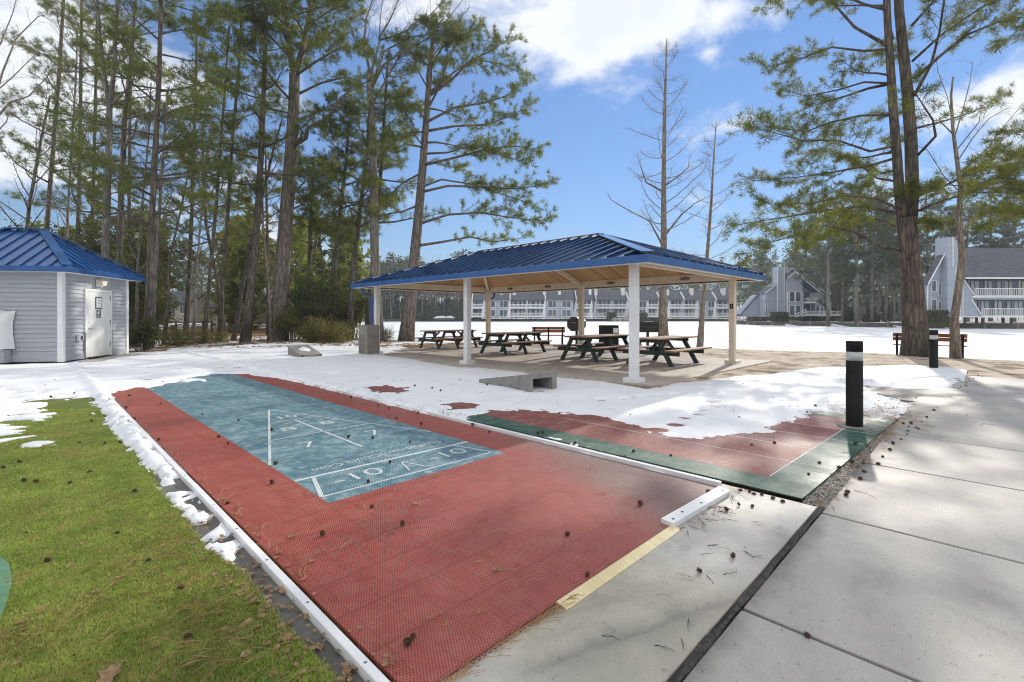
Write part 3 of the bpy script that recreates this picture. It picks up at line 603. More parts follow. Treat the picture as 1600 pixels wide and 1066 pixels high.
def qtiles(name, x0, y0, x1, y1, mat):
    mb = MB(); a = [skew(x0, y0), skew(x1, y0), skew(x1, y1), skew(x0, y1)]; mb.prism(a, .009, TZ+.004); return mb.build(name, mat, c2)
qtiles('green_border', 4.03, .96, 7.94, 1.30, M['tile_green']); qtiles('green_border', 4.03, 1.302, 4.37, 9.2, M['tile_green']); qtiles('green_border', 7.60, 1.302, 7.94, 2.6, M['tile_green'])
qtiles('red_field', 4.372, 1.302, 7.598, 9.2, M['tile_red2'])
for x in (4.98, 5.59, 6.2, 6.81, 7.42):
    p, q = skew(x, .98), skew(x, 4.0)
    mb = MB(); mb.box((p[0]-.004, p[1], TZ+.003), (p[0]+.004, q[1], TZ+.0058)); mb.build('line_marking', M['line'], c2)
p, q = skew(4.4, 1.302), skew(7.6, 1.302)
mb = MB(); mb.bar((p[0], p[1], TZ+.005), (q[0], q[1], TZ+.005), .008, .004); mb.build('line_marking', M['line'], c2)

# ---------------------------------------------------------------- white rails, end board, yellow ramp
def rail(x0, x1, y0, y1, z1, label, z0=-.02):
    t = thing('edge_rail', label, 'rail', ((x0+x1)/2, y0, 0), 'white rails edging the shuffleboard court')
    mb = MB(); mb.box((x0, y0, z0), (x1, y1, z1), .006); mb.build('board', M['white'], t)
    k = int((y1-y0)/.55)
    for i in range(max(k, 1)):
        y = y0 + .25 + i*.55
        if y < min(y1, 7): mb = MB(); mb.lathe([(.007, 0), (.007, .0012)], 10, ((x0+x1)/2, y, z1)); mb.build('screw', M['steel'], t)
    return t
rail(.887, .926, .9, 4.52, .034, 'nearest white rail, running past the dead leaves on the concrete ledge')
rail(.885, .924, 4.53, 5.36, .033, 'short white rail section beside the melting snow patches on the ledge')
rail(.883, .922, 5.37, 16.6, .034, 'long white rail half buried in the snow bank between turf and court')
rail(3.868, 3.912, 1.50, 15.6, .046, 'white rail between the red shuffleboard tiles and the green bordered court')
t = thing('end_board', 'short white board bolted across the corner of the red court', 'board', (3.4, 1.45, 0))
mb = MB(); eb = [g(1033, 810, .03), g(1052, 818, .03), g(1140, 767, .03), g(1124, 759, .03)]; mb.prism(eb, .009, .044); mb.build('board', M['white'], t)
for x, y_ in (g(1052, 811, .03), g(1066, 800, .03), g(1096, 786, .03), g(1129, 766, .03)):
    mb = MB(); mb.lathe([(.009, 0), (.009, .003), (.005, .004)], 10, (x, y_, .044)); mb.build('screw', M['dark_metal'], t)
t = thing('ramp_strip', 'pale yellow notched ramp strip along the front edge of the red court', 'ramp', (2.3, 1.43, 0))
mb = MB(); M['yellow'] = noisy('yellow_plastic', (.62, .52, .27), (.72, .62, .36), 6, .5, .1, .001, 60)
x = 1.745
while x < 2.9:
    x1 = min(x + .079, 2.92); mb.prism([(1.438, .009), (1.438, .024), (1.43, .025), (1.375, .010), (1.375, .009)], x+.0008, x1-.0008, 'x'); x = x1
mb.build('segments', M['yellow'], t)
# ---------------------------------------------------------------- hip roofs with standing seams
def hip_roof(Mx, parent, x0, x1, y0, y1, ze, xr, ya, yb, zr, step, mat, thick=.05, rib=(.035, .06), cap=.22, capmat=None, faces='xXyY'):
    e = {'a': (x0, y0, ze), 'b': (x1, y0, ze), 'c': (x1, y1, ze), 'd': (x0, y1, ze), 'p': (xr, ya, zr), 'q': (xr, yb, zr)}
    mb = MB(Mx)
    for f in (('d', 'a', 'p', 'q'), ('b', 'c', 'q', 'p'), ('a', 'b', 'p'), ('c', 'd', 'q')): mb.quad(*[e[k] for k in f])
    mb.build('roof_panels', mat, parent)
    R = MB(Mx)
    def rib_(p, q):
        p, q = Vector(p), Vector(q)
        if (q-p).length > .15:
            n = (0, 0, rib[1]/2); R.bar(p+Vector(n), q+Vector(n), rib[0], rib[1])
    n = int((y1-y0)/step); off = ((y1-y0) - n*step)/2
    for i in range(n+1):
        y = y0 + off + i*step
        if y < ya: t = (y-y0)/(ya-y0)
        elif y > yb: t = (y1-y)/(y1-yb)
        else: t = 1
        for xe in (x0, x1): rib_((xe, y, ze), (xe+(xr-xe)*t, y, ze+(zr-ze)*t))
    n = int((x1-x0)/step); off = ((x1-x0) - n*step)/2
    for i in range(n+1):
        x = x0 + off + i*step; t = (x-x0)/(xr-x0) if x < xr else (x1-x)/(x1-xr)
        rib_((x, y0, ze), (x, y0+(ya-y0)*t, ze+(zr-ze)*t)); rib_((x, y1, ze), (x, y1+(yb-y1)*t, ze+(zr-ze)*t))
    R.build('roof_seams', mat, parent)
    C = MB(Mx); up = Vector((0, 0, .055))
    for a, b_ in (('a', 'p'), ('b', 'p'), ('c', 'q'), ('d', 'q')): C.bar(Vector(e[a])+up, Vector(e[b_])+up, cap, .03)
    C.bar(Vector(e['p'])+up*1.15, Vector(e['q'])+up*1.15, cap, .03); C.build('hip_caps', capmat or mat, parent)
    return e

# ---------------------------------------------------------------- picnic pavilion
pav = thing('picnic_pavilion', 'open picnic pavilion with blue hipped metal roof on white posts', 'pavilion', (11.6, 10.5, 0))
PX0, PX1, PY = 8.86, 14.35, (5.2, 10.62, 15.75)
EX0, EX1, EY0, EY1, EZ = 8.2, 15.0, 4.52, 16.45, 2.545
XR, YA, YB, ZR = 11.6, 7.9, 13.2, 3.70
hip_roof(None, pav, EX0, EX1, EY0, EY1, EZ, XR, YA, YB, ZR, .405, M['navy_roof'], cap=.26)
mb = MB()
for a, b in (((EX0-.02, EY0-.02, EZ-.135), (EX0+.012, EY1+.02, EZ+.012)), ((EX1-.012, EY0-.02, EZ-.135), (EX1+.02, EY1+.02, EZ+.012)), ((EX0+.013, EY0-.02, EZ-.135), (EX1-.013, EY0+.012, EZ+.012)), ((EX0+.013, EY1-.012, EZ-.135), (EX1-.013, EY1+.02, EZ+.012))): mb.box(a, b)
mb.build('fascia', M['blue_roof'], pav)
mb = MB(); q = .05; zz = EZ - .118
for a, b in (((EX0+.014, EY0+.02, zz-.025), (EX0+.12, EY1-.02, zz)), ((EX1-.12, EY0+.02, zz-.025), (EX1-.014, EY1-.02, zz)), ((EX0+.122, EY0+.02, zz-.025), (EX1-.122, EY0+.12, zz)), ((EX0+.122, EY1-.12, zz-.025), (EX1-.122, EY1-.02, zz))): mb.box(a, b)
mb.build('soffit_edge', M['white'], pav)
ci = .09; a, b_, c, d = (EX0+.13, EY0+.13, EZ-ci), (EX1-.13, EY0+.13, EZ-ci), (EX1-.13, EY1-.13, EZ-ci), (EX0+.13, EY1-.13, EZ-ci); p, q = (XR, YA, ZR-ci-.03), (XR, YB, ZR-ci-.03)
mb = MB(); mb.quad(a, d, q, p); mb.quad(c, b_, p, q); mb.build('ceiling', M['ceiling_x'], pav)
for tri in ((b_, a, p), (d, c, q)): mb = MB(); mb.quad(*tri); mb.build('ceiling', M['ceiling_y'], pav)
def roofz(x, y): 
    tx = min((x-EX0)/(XR-EX0), (EX1-x)/(EX1-XR)); ty = min((y-EY0)/(YA-EY0), (EY1-y)/(EY1-YB)); return EZ + (ZR-EZ)*max(0, min(tx, ty, 1))
for x in (PX0, PX1):
    for y in PY:
        mt = M['white'] if x == PX0 else M['cream']
        mb = MB(); mb.box((x-.083, y-.083, .10), (x+.083, y+.083, 2.50), .008); po = mb.build('post', mt, pav)
        mb = MB(); mb.box((x-.17, y-.17, .0), (x+.17, y+.17, .10), .012); mb.build('base_block', mt, po)
mb = MB(); mb.box((PX0-.06, PY[0]-.2, 2.503), (PX0+.06, PY[2]+.2, 2.68)); mb.build('beam', M['cream'], pav)
mb = MB(); mb.box((PX1-.06, PY[0]-.2, 2.443), (PX1+.06, PY[2]+.2, 2.68)); mb.build('beam', M['cream'], pav)
for y in (PY[0], PY[2]):
    mb = MB(); mb.box((PX0+.062, y-.06, 2.453), (PX1-.062, y+.06, 2.66)); mb.build('beam', M['cream'], pav)
for x in (PX0, PX1):
    for y, yr in ((PY[0]+.1, YA), (PY[1], PY[1]), (PY[2]-.1, YB)):
        mb = MB(); mb.bar((x + (.1 if x < XR else -.1), y, roofz(x, y)-.19), (XR, yr, ZR-.21), .10, .14); mb.build('rafter', M['cream'], pav)
mb = MB(); mb.bar((XR, YA-.1, ZR-.2), (XR, YB+.1, ZR-.2), .1, .16); mb.build('ridge_beam', M['cream'], pav)
for x, y0, s in ((PX0, PY[2], -1), (PX1, PY[1]+5.2, -1)):       # downspouts
    xo = EX0+.15 if x == PX0 else EX1-.15; yy = y + .17 if False else (PY[2]+.16 if x == PX0 else PY[2]+.15)
    mb = MB(); mb.tube([(xo, yy, EZ-.13), (xo, yy, EZ-.28), (x+(-.13 if x == PX0 else .13), yy, EZ-.52), (x+(-.13 if x == PX0 else .13), yy, .05)], .045, 8); mb.build('downspout', M['blue_roof'], pav)
for y in (6.6, 9.3, 12.2, 14.3):     # oval caged lamps on the back beam
    mb = MB()
    for k in range(7):
        zz = (k-3)/3; mb.tube([(PX1-.075-.05*math.sqrt(max(0, 1-zz*zz))*math.sin(t*PI/6), y+.17*math.sqrt(max(0.02, 1-zz*zz))*math.cos(t*PI/6), 2.545+.055*zz) for t in range(7)], .006, 4)
    mb.box((PX1-.075, y-.13, 2.51), (PX1-.061, y+.13, 2.58)); mb.build('caged_lamp', M['bin'], pav)
mb = MB(); mb.box((PX1-.091, PY[0]-.045, 1.60), (PX1-.084, PY[0]+.045, 1.74)); pl = mb.build('number_plate', M['black'], pav)
cu = bpy.data.curves.new('numeral', 'FONT'); cu.body = '1'; cu.size = .11; cu.extrude = .001; cu.align_x = 'CENTER'; cu.align_y = 'CENTER'
o = text_mesh('numeral', cu, M['white'], pl); o.location = Vector((PX1-.0925, PY[0], 1.67)) - ORG[pl.name]; o.rotation_euler = (PI/2, 0, -PI/2)

# ---------------------------------------------------------------- picnic tables (built at the origin, long axis X)
def make_table(x, y, frames, label):
    t = thing('picnic_table', label, 'picnic table', (0, 0, 0), 'picnic tables under the pavilion roof'); L = 1.24
    mb = MB()
    for k in range(6): mb.box((-L, -.42+k*.1405, .72), (L, -.42+k*.1405+.134, .76), .006)
    mb.build('tabletop', M['table_wood'], t)
    for s in (-1, 1):
        mb = MB()
        for k in range(2): a = s*(.585 + k*.1405); mb.box((-L, min(a, a+s*.134), .41), (L, max(a, a+s*.134), .45), .006)
        mb.build('seat', M['table_wood'], t)
    for x_ in frames:
        for s in (-1, 1):
            mb = MB(); mb.bar((x_, s*.26, .72), (x_, s*.67, 0), .042, .14, (1, 0, 0)) if False else mb.prism([(s*.19, .72), (s*.33, .72), (s*.74, 0), (s*.60, 0)], x_-.022, x_+.022, 'x'); mb.build('leg', M['table_green'], t)
        mb = MB(); mb.box((x_+.0225, -.86, .29), (x_+.066, .86, .41)); mb.build('crossbeam', M['table_green'], t)
        mb = MB(); mb.box((x_+.0225, -.40, .63), (x_+.066, .40, .72)); mb.build('top_batten', M['table_green'], t)
    for s, x_ in ((1, frames[0]), (-1, frames[-1])):
        mb = MB(); mb.bar((x_+s*.07, 0, .36), (x_+s*.52, 0, .70), .045, .08, (0, 1, 0)); mb.build('brace', M['table_green'], t)
    t.location = (x, y, .012); return t
make_table(13.05, 6.62, (-.96, .58), 'rightmost picnic table, behind the front corner post and nearest the grill')
make_table(12.75, 8.76, (-1.02, .0, 1.02), 'picnic table with the black coal bin standing behind it')
make_table(12.72, 12.55, (-1.02, .0, 1.02), 'picnic table in front of the park bench, right of the middle post')
make_table(12.80, 16.6, (-1.02, .0, 1.02), 'leftmost picnic table, beside the leaning pine trunk')

# ---------------------------------------------------------------- bollard lights
def bollard(x, y, label, zb=0.0):
    t = thing('bollard_light', label, 'bollard light', (0, 0, 0), 'black bollard lights by the path')
    mb = MB(); mb.smooth = True; mb.lathe([(.087, .03), (.088, .04), (.088, .832)], 32); mb.build('body', M['black'], t)
    mb = MB(); mb.smooth = True; mb.lathe([(.085, .8325), (.085, .944)], 32); le = mb.build('lens', M['lens'], t)
    mb = MB(); mb.lathe([(.05, .834), (.05, .943)], 12); mb.build('lamp_core', M['white'], le)
    mb = MB(); mb.smooth = True; mb.lathe([(.088, .9445), (.088, 1.065), (.084, 1.073), (.0, 1.075)], 32); mb.build('cap', M['black'], t)
    mb = MB(); mb.lathe([(.17, -.02), (.18, .028), (.165, .034)], 28); mb.build('base_plate', M['concrete_cast'], t)
    mb = MB(); mb.lathe([(.004, 0), (.004, .004)], 8); 
    t.location = (x, y, zb); return t
bollard(7.10, 1.13, 'black bollard light standing on the red and green tiled court')
bollard(16.3, .92, 'black bollard light in the snow by the thick pine trunk', -.05)

# ---------------------------------------------------------------- concrete beanbag boards
def beanbag(p_hi, p_lo, label, snow=False):
    t = thing('beanbag_board', label, 'beanbag board', (0, 0, 0), 'concrete beanbag boards facing each other')
    L = math.hypot(p_lo[0]-p_hi[0], p_lo[1]-p_hi[1]); w, hh, lo = .34, .36, .12
    rows = [(0.0, hh, .0), (.03, hh+.004, .0)]
    hx, hy, hr, n = L*.24, 0.0, .085, 16
    def top(x): return hh + (lo-hh)*x/L
    mb = MB(); out = [(0, -w), (L, -w*.98), (L, w*.98), (0, w)]
    ang = [2*PI*(k+.5)/n for k in range(n)]; hole = [(hx+hr*math.cos(a), hy+hr*math.sin(a)) for a in ang]
    per = []
    for k in range(n):     # project hole points outward on the slab outline
        a = ang[k]; c, s_ = math.cos(a), math.sin(a); ts = []
        if c > 1e-6: ts.append((L-hx)/c)
        if c < -1e-6: ts.append(-hx/c)
        if s_ > 1e-6: ts.append(w/s_)
        if s_ < -1e-6: ts.append(-w/s_)
        tt = min(ts); per.append((hx+tt*c, hy+tt*s_))
    corners = {}
    pts = [(x, y, top(x)) for x, y in hole] + [(x, y, top(x)) for x, y in per] + [(x, y, top(x)-.09) for x, y in hole]
    fs = []
    for k in range(n):
        k2 = (k+1) % n; f = [k, n+k]
        a0, a1 = per[k], per[k2]
        for cx_, cy_ in ((L, w), (0, w), (0, -w), (L, -w)):
            if abs(a0[0]-a1[0]) > 1e-6 and abs(a0[1]-a1[1]) > 1e-6 and min(a0[0], a1[0])-1e-6 <= cx_ <= max(a0[0], a1[0])+1e-6 and min(a0[1], a1[1])-1e-6 <= cy_ <= max(a0[1], a1[1])+1e-6:
                pts.append((cx_, cy_, top(cx_))); f.append(len(pts)-1)
        f += [n+k2, k2]; fs.append(f); fs.append([k, k2, 2*n+k2, 2*n+k])
    mb.add(pts, fs)
    for s_ in (-1, 1):     # side walls with thickness, the high end open between them
        y0, y1 = (s_*w, s_*(w-.11)); z0 = -.03
        q = lambda x, y, z: (x, y, z)
        mb.add([q(.0, y0, z0), q(L, y0, z0), q(L, y0, top(L)), q(.0, y0, hh), q(0, y1, z0), q(L, y1, z0), q(L, y1, top(L)-.001), q(0, y1, hh-.001)], [(0, 1, 2, 3), (7, 6, 5, 4), (0, 3, 7, 4), (1, 5, 6, 2), (0, 4, 5, 1)])
    yb = w-.11
    mb.add([(-.0, -yb, hh-.09), (-.0, yb, hh-.09), (-.0, yb, hh), (-.0, -yb, hh), (.9, -yb, top(.9)-.09), (.9, yb, top(.9)-.09)], [(0, 1, 2, 3), (0, 4, 5, 1)])
    mb.add([(L, -w, -.03), (L, w, -.03), (L, w, lo), (L, -w, lo), (L*.62, -yb, -.03), (L*.62, yb, -.03), (L*.62, yb, .2), (L*.62, -yb, .2)], [(0, 1, 2, 3), (7, 6, 5, 4)])
    mb.build('board', M['concrete_cast'], t)
    mb = MB(); mb.box((-.10, -w-.03, -.05), (L*.75, w+.03, .045), .015); mb.build('footing', M['concrete_cast'], t)
    if snow:
        mb = MB(); mb.smooth = True; pts = [(L*.35 + .62*math.cos(a)*(.5+.1*math.sin(3*a)) + .2, .17*math.sin(a)) for a in [k*PI/8 for k in range(16)]]
        zt = lambda x: top(x)+.004
        mb.add([(x, y, zt(x)) for x, y in pts] + [(x*.9+.055, y*.75, zt(x)+.022) for x, y in pts], [(k, (k+1) % 16, 16+(k+1) % 16, 16+k) for k in range(16)] + [list(range(16, 32))]); mb.build('snow_cover', M['snow'], t)
    t.location = (p_hi[0], p_hi[1], 0); t.rotation_euler = (0, 0, math.atan2(p_lo[1]-p_hi[1], p_lo[0]-p_hi[0])); return t
beanbag((6.42, 5.60), (6.62, 7.12), 'concrete beanbag board seen from its hollow back, nearest the tiles')
beanbag((6.60, 17.2), (6.47, 15.75), 'concrete beanbag board with a round hole, left of the litter bin', True)

# ---------------------------------------------------------------- litter bin
t = thing('litter_bin', 'tall brown ribbed litter bin in front of the pavilion corner post', 'litter bin', (0, 0, 0))
def octo(r, c): return [(r-c, -r), (r, -r+c), (r, r-c), (r-c, r), (-r+c, r), (-r, r-c), (-r, -r+c), (-r+c, -r)]
mb = MB(); mb.prism(octo(.27, .05), .05, .94)
for k in range(17):
    a = -.21 + k*.0263
    for s_ in (-1, 1): mb.box((a, s_*.271-.006, .10), (a+.014, s_*.271+.006, .74)); mb.box((s_*.271-.006, a, .10), (s_*.271+.006, a+.014, .74))
mb.build('body', M['bin'], t)
mb = MB(); mb.prism(octo(.25, .05), .0, .05); mb.build('plinth', M['bin'], t)
mb = MB(); mb.prism(octo(.285, .06), .941, 1.03); mb.prism(octo(.27, .07), 1.031, 1.07); mb.build('lid', M['bin'], t)
mb = MB(); mb.box((-.282, -.14, .80), (-.272, .14, .93)); mb.box((-.14, -.282, .80), (.14, -.272, .93)); mb.build('flap', M['bin'], t)
t.location = (8.36, 15.42, .0)

# ---------------------------------------------------------------- benches
def bench(x, y, rz, label, L=1.75, zb=0.0):
    t = thing('park_bench', label, 'bench', (0, 0, 0), 'benches facing the frozen lake')
    for k in range(4): mb = MB(); mb.box((-L/2, .02+k*.105, .43), (L/2, .02+k*.105+.095, .465), .006); mb.build('seat_slat', M['bench_wood'], t)
    for z in (.60, .745): mb = MB(); mb.prism([(-.045-(z-.6)*.2, z), (-.012-(z-.6)*.2, z), (-.04-(z-.6)*.2, z+.132), (-.073-(z-.6)*.2, z+.132)], -L/2, L/2, 'x'); mb.build('back_slat', M['bench_wood'], t)
    for x_ in (-L/2+.12, 0, L/2-.12):
        mb = MB(); mb.prism([(-.05, 0), (.05, 0), (.02, .43), (-.012, .56), (-.062, .86), (-.115, .86), (-.06, .5)], x_-.035, x_+.035, 'x'); mb.build('leg', M['black'], t)
        mb = MB(); mb.prism([(.36, 0), (.45, 0), (.44, .43), (.0, .429), (.0, .36), (.36, .36)], x_-.03, x_+.03, 'x'); mb.build('leg', M['black'], t)
    t.location = (x, y, zb); t.rotation_euler = (0, 0, rz); return t
bx, by = W(17.0, (1451-CX)/F_*17.0); bench(bx, by, -PI/2+.08, 'brown slatted bench behind the thick pine trunk', 2.0, gz(bx, by)-.03)
bx, by = W(23.6, (857-CX)/F_*23.6); bench(bx, by, -PI/4-.05, 'brown slatted bench at the shore behind the picnic tables', 1.62, gz(bx, by))

# ---------------------------------------------------------------- grills and coal bin
def grill(u, D, zc, rz, label):
    x, y = W(D, (u-CX)/F_*D); zb = gz(x, y)
    t = thing('park_grill', label, 'grill', (0, 0, 0), 'pedestal grills behind the pavilion')
    mb = MB(); mb.lathe([(.06, 0), (.06, zc-zb-.3), (.11, zc-zb-.27)], 12); mb.build('pedestal', M['dark_metal'], t)
    h = zc-zb; oc = [(.34*math.cos(a), h+.34*math.sin(a)) for a in [PI/8+k*PI/4 for k in range(8)]]
    mb = MB(); mb.prism(oc, -.42, .42, 'x'); mb.build('drum', M['dark_metal'], t)
    mb = MB(); mb.prism([(-.325, h+.012), (-.325, h-.012), (.325, h-.012), (.325, h+.012)], -.43, .43, 'x'); mb.build('lid_seam', M['black'], t)
    for s_ in (-1, 1): mb = MB(); mb.tube([(s_*.42, -.08, h+.06), (s_*.50, -.08, h+.06), (s_*.50, .1, h+.06), (s_*.42, .1, h+.06)], .012, 6); mb.build('handle', M['steel'], t)
    mb = MB(); mb.tube([(-.2, -.30, h+.14), (-.2, -.40, h+.14), (.2, -.40, h+.14), (.2, -.30, h+.14)], .012, 6); mb.build('handle', M['steel'], t)
    t.location = (x, y, zb); t.rotation_euler = (0, 0, rz); return t
grill(901, 21.5, 1.03, .35, 'round black grill standing behind a cream post')
grill(1012, 20, 1.02, -.95, 'black hooded grill between the front corner post and a bare tree')
x, y = W(22, (951-CX)/F_*22); t = thing('coal_bin', 'square black coal bin with white notice behind the picnic tables', 'coal bin', (0, 0, 0))
mb = MB(); mb.box((-.34, -.34, 0), (.34, .34, .98), .015); mb.build('body', M['black'], t)
mb = MB(); mb.box((-.33, -.33, .981), (.33, .33, .985)); mb.build('cover', M['dark_metal'], t)
mb = MB(); mb.box((.05, -.346, .62), (.29, -.341, .86)); mb.build('notice', M['white'], t)
t.location = (x, y, gz(x, y)); t.rotation_euler = (0, 0, -.5)

# ---------------------------------------------------------------- utility shed
C0 = Vector((.61, 19.72, 0)); ang = math.atan2(.831, .556)
SM = Matrix.Translation(C0) @ Matrix.Rotation(ang, 4, 'Z'); LX, LY, HW = 3.31, 4.15, 2.74
shed = thing('utility_shed', 'small grey sided utility shed with bright blue hipped roof at the wood edge', 'shed', tuple(C0))
def laps(mb, a, b, face, o0, z0=.20, z1=HW, st=.135):
    z = z0
    while z < z1-.02:
        zt = min(z+st, z1)
        prof = [(o0, z+.012), (o0, zt), (o0-.004, zt), (o0-.032, z), (o0-.026, z-.004)]
        mb.prism(prof if face == 'y' else [(u, v) for u, v in prof], a, b, 'x' if face == 'y' else 'y'); z += st
mb = MB(SM); mb.box((.02, .02, .02), (LX-.02, LY-.02, HW)); laps(mb, .10, 1.0, 'y', .015); laps(mb, 2.32, LX-.10, 'y', .015)
z = 2.30
mb.box((1.0, -.004, 2.26), (2.32, .015, HW)); mb.build('wall', M['siding'], shed)
mb = MB(SM); laps(mb, .10, LY-.10, 'x', .015); laps_ = mb.build('wall', M['siding'], shed)
mb = MB(SM); mb.box((-.032, -.032, .0), (.10, .10, HW)); mb.build('corner_trim', M['white'], shed)
mb = MB(SM); mb.box((LX-.10, -.032, .0), (LX+.03, .08, HW)); mb.build('corner_trim', M['white'], shed)
mb = MB(SM); mb.box((.101, -.028, .02), (.98, .015, .20)); mb.box((2.34, -.028, .02), (LX-.101, .015, .20)); mb.box((-.028, .101, .02), (.015, LY-.1, .20)); mb.build('base_trim', M['siding'], shed)
fr = MB(SM); fr.box((.97, -.045, .03), (1.05, .01, 2.27)); fr.box((2.26, -.045, .03), (2.34, .01, 2.27)); fr.box((1.051, -.045, 2.19), (2.259, .01, 2.27)); fr.build('door_frame', M['white'], shed)
mb = MB(SM); mb.box((1.055, -.03, .05), (2.255, .012, 2.185)); door = mb.build('door', M['door_white'], shed)
mb = MB(SM); mb.lathe([(.028, 0), (.028, .01)], 12, (0, 0, 0)); mb.v = [SM @ Vector((1.16 + (SM.inverted() @ p).x, -.03-(SM.inverted() @ p).z, .98+(SM.inverted() @ p).y)) for p in mb.v]
mb.box((1.15, -.075, .97), (1.29, -.058, .99)); mb.box((1.15, -.06, .965), (1.17, -.03, .995)); mb.build('handle', M['steel'], door)
mb = MB(SM); mb.box((1.145, -.038, 1.17), (1.175, -.0305, 1.20)); mb.build('lock', M['steel'], door)
for z in (.35, 1.1, 1.92): mb = MB(SM); mb.box((2.235, -.04, z), (2.256, -.0305, z+.15)); mb.build('hinge', M['dark_metal'], door)
mb = MB(SM); mb.box((1.47, -.04, 1.62), (1.80, -.0305, 2.02), .01); nf = mb.build('notice_frame', M['dark_metal'], door)
mb = MB(SM); mb.box((1.505, -.043, 1.655), (1.765, -.0405, 1.985)); mb.build('paper', M['white'], nf)
M['ink'] = noisy('notice_ink', (.2, .2, .42), (.35, .35, .5), 60, .7, 0); mb = MB(SM)
for k, (a, b) in enumerate(((1.58, 1.70), (1.59, 1.69), (1.57, 1.71))): mb.box((a, -.0445, 1.90-k*.055), (b, -.0435, 1.92-k*.055))
mb.build('printed_lines', M['ink'], nf)
M['navy_sign'] = noisy('navy_sign', (.02, .07, .11), (.03, .09, .14), 4, .4, 0)
mb = MB(SM); mb.box((1.53, -.037, 1.33), (1.75, -.0305, 1.58)); sg = mb.build('sign', M['navy_sign'], door)
mb = MB(SM); mb.prism([(1.57, 1.44), (1.66, 1.44), (1.66, 1.48), (1.69, 1.48), (1.69, 1.52), (1.65, 1.55), (1.59, 1.55), (1.56, 1.51)], -.040, -.0375, 'y'); mb.box((1.57, -.040, 1.37), (1.71, -.0375, 1.40)); mb.build('sign_symbol', M['line'], sg)
mb = MB(SM); mb.box((.60, -.10, .60), (.80, -.02, .80), .01); ob = mb.build('outlet_box', M['white'], shed)
mb = MB(SM); mb.box((.66, -.112, .63), (.74, -.1005, .76), .004); mb.build('socket', M['dark_metal'], ob)
mb = MB(SM); mb.box((1.52, -.06, 2.36), (1.80, -.02, 2.60)); lampf = mb.build('wall_light', M['white'], shed)
mb = MB(SM); mb.prism([(1.55, 2.40), (1.75, 2.40), (1.80, 2.50), (1.80, 2.56), (1.55, 2.56)], -.20, -.061, 'y'); mb.build('lamp_head', M['cream'], lampf)
mb = MB(SM); mb.box((.955, -.06, .05), (.968, -.0, .85)); mb.build('jamb_guard', M['steel'], shed); mb = MB(SM); mb.box((2.342, -.06, .05), (2.355, -.0, .85)); mb.build('jamb_guard', M['steel'], shed)
ov = .36; ezs = HW+.10
hip_roof(SM, shed, -ov, LX+ov, -ov, LY+ov, ezs, LX/2, LY/2-.5, LY/2+.5, 4.18, .36, M['blue_roof'], cap=.24, rib=(.03, .045))
mb = MB(SM); fz0, fz1 = ezs-.15, ezs+.01
for a, b in (((-ov-.02, -ov-.02, fz0), (-ov+.01, LY+ov+.02, fz1)), ((LX+ov-.01, -ov-.02, fz0), (LX+ov+.02, LY+ov+.02, fz1)), ((-ov+.011, -ov-.02, fz0), (LX+ov-.011, -ov+.01, fz1)), ((-ov+.011, LY+ov-.01, fz0), (LX+ov-.011, LY+ov+.02, fz1))): mb.box(a, b)
mb.build('fascia', M['blue_roof'], shed)
mb = MB(SM); mb.box((-ov+.012, -ov+.012, fz0+.005), (LX+ov-.012, LY+ov-.012, fz0+.03)); mb.build('soffit', M['white'], shed)
# covered appliance against the shed's left wall
t = thing('covered_appliance', 'boxy appliance under a crumpled white cover against the shed wall', 'covered box', tuple(SM @ Vector((-.2, 1.8, 0))))
n = 34; V = []; Fc = []
rg = np.linspace(0, 1, n)
def blob(y, z, s):  # front sheet
    return -.05 - (.36+.06*(1-z))*(1-abs(2*y-1)**5)*(1-max(0, 2*z-1)**6) - .16*fbm(np.array([y*3.1+3+z]), np.array([z*2.3]), 5)[0]*(1-abs(2*y-1)**8)
for i in range(n):
    for j in range(n):
        y, z = rg[i], rg[j]; V.append(tuple(SM @ Vector((blob(y, z, 0), 1.14+y*1.35+.05*math.sin(PI*z)*(2*y-1)*-1.6 + .05*fbm(np.array([z*3]), np.array([i/3]))[0]*(abs(2*y-1) > .8), .42+z*1.12 - .05*fbm(np.array([y*4]), np.array([2.]))[0]))))
Fc = [(i*n+j, (i+1)*n+j, (i+1)*n+j+1, i*n+j+1) for i in range(n-1) for j in range(n-1)]
np_mesh('cover', V, Fc, M['tarp'], t, smooth=True)
mb = MB(SM); mb.box((-.30, 1.26, .02), (-.045, 2.4, .40)); mb.build('pedestal', M['siding'], t)
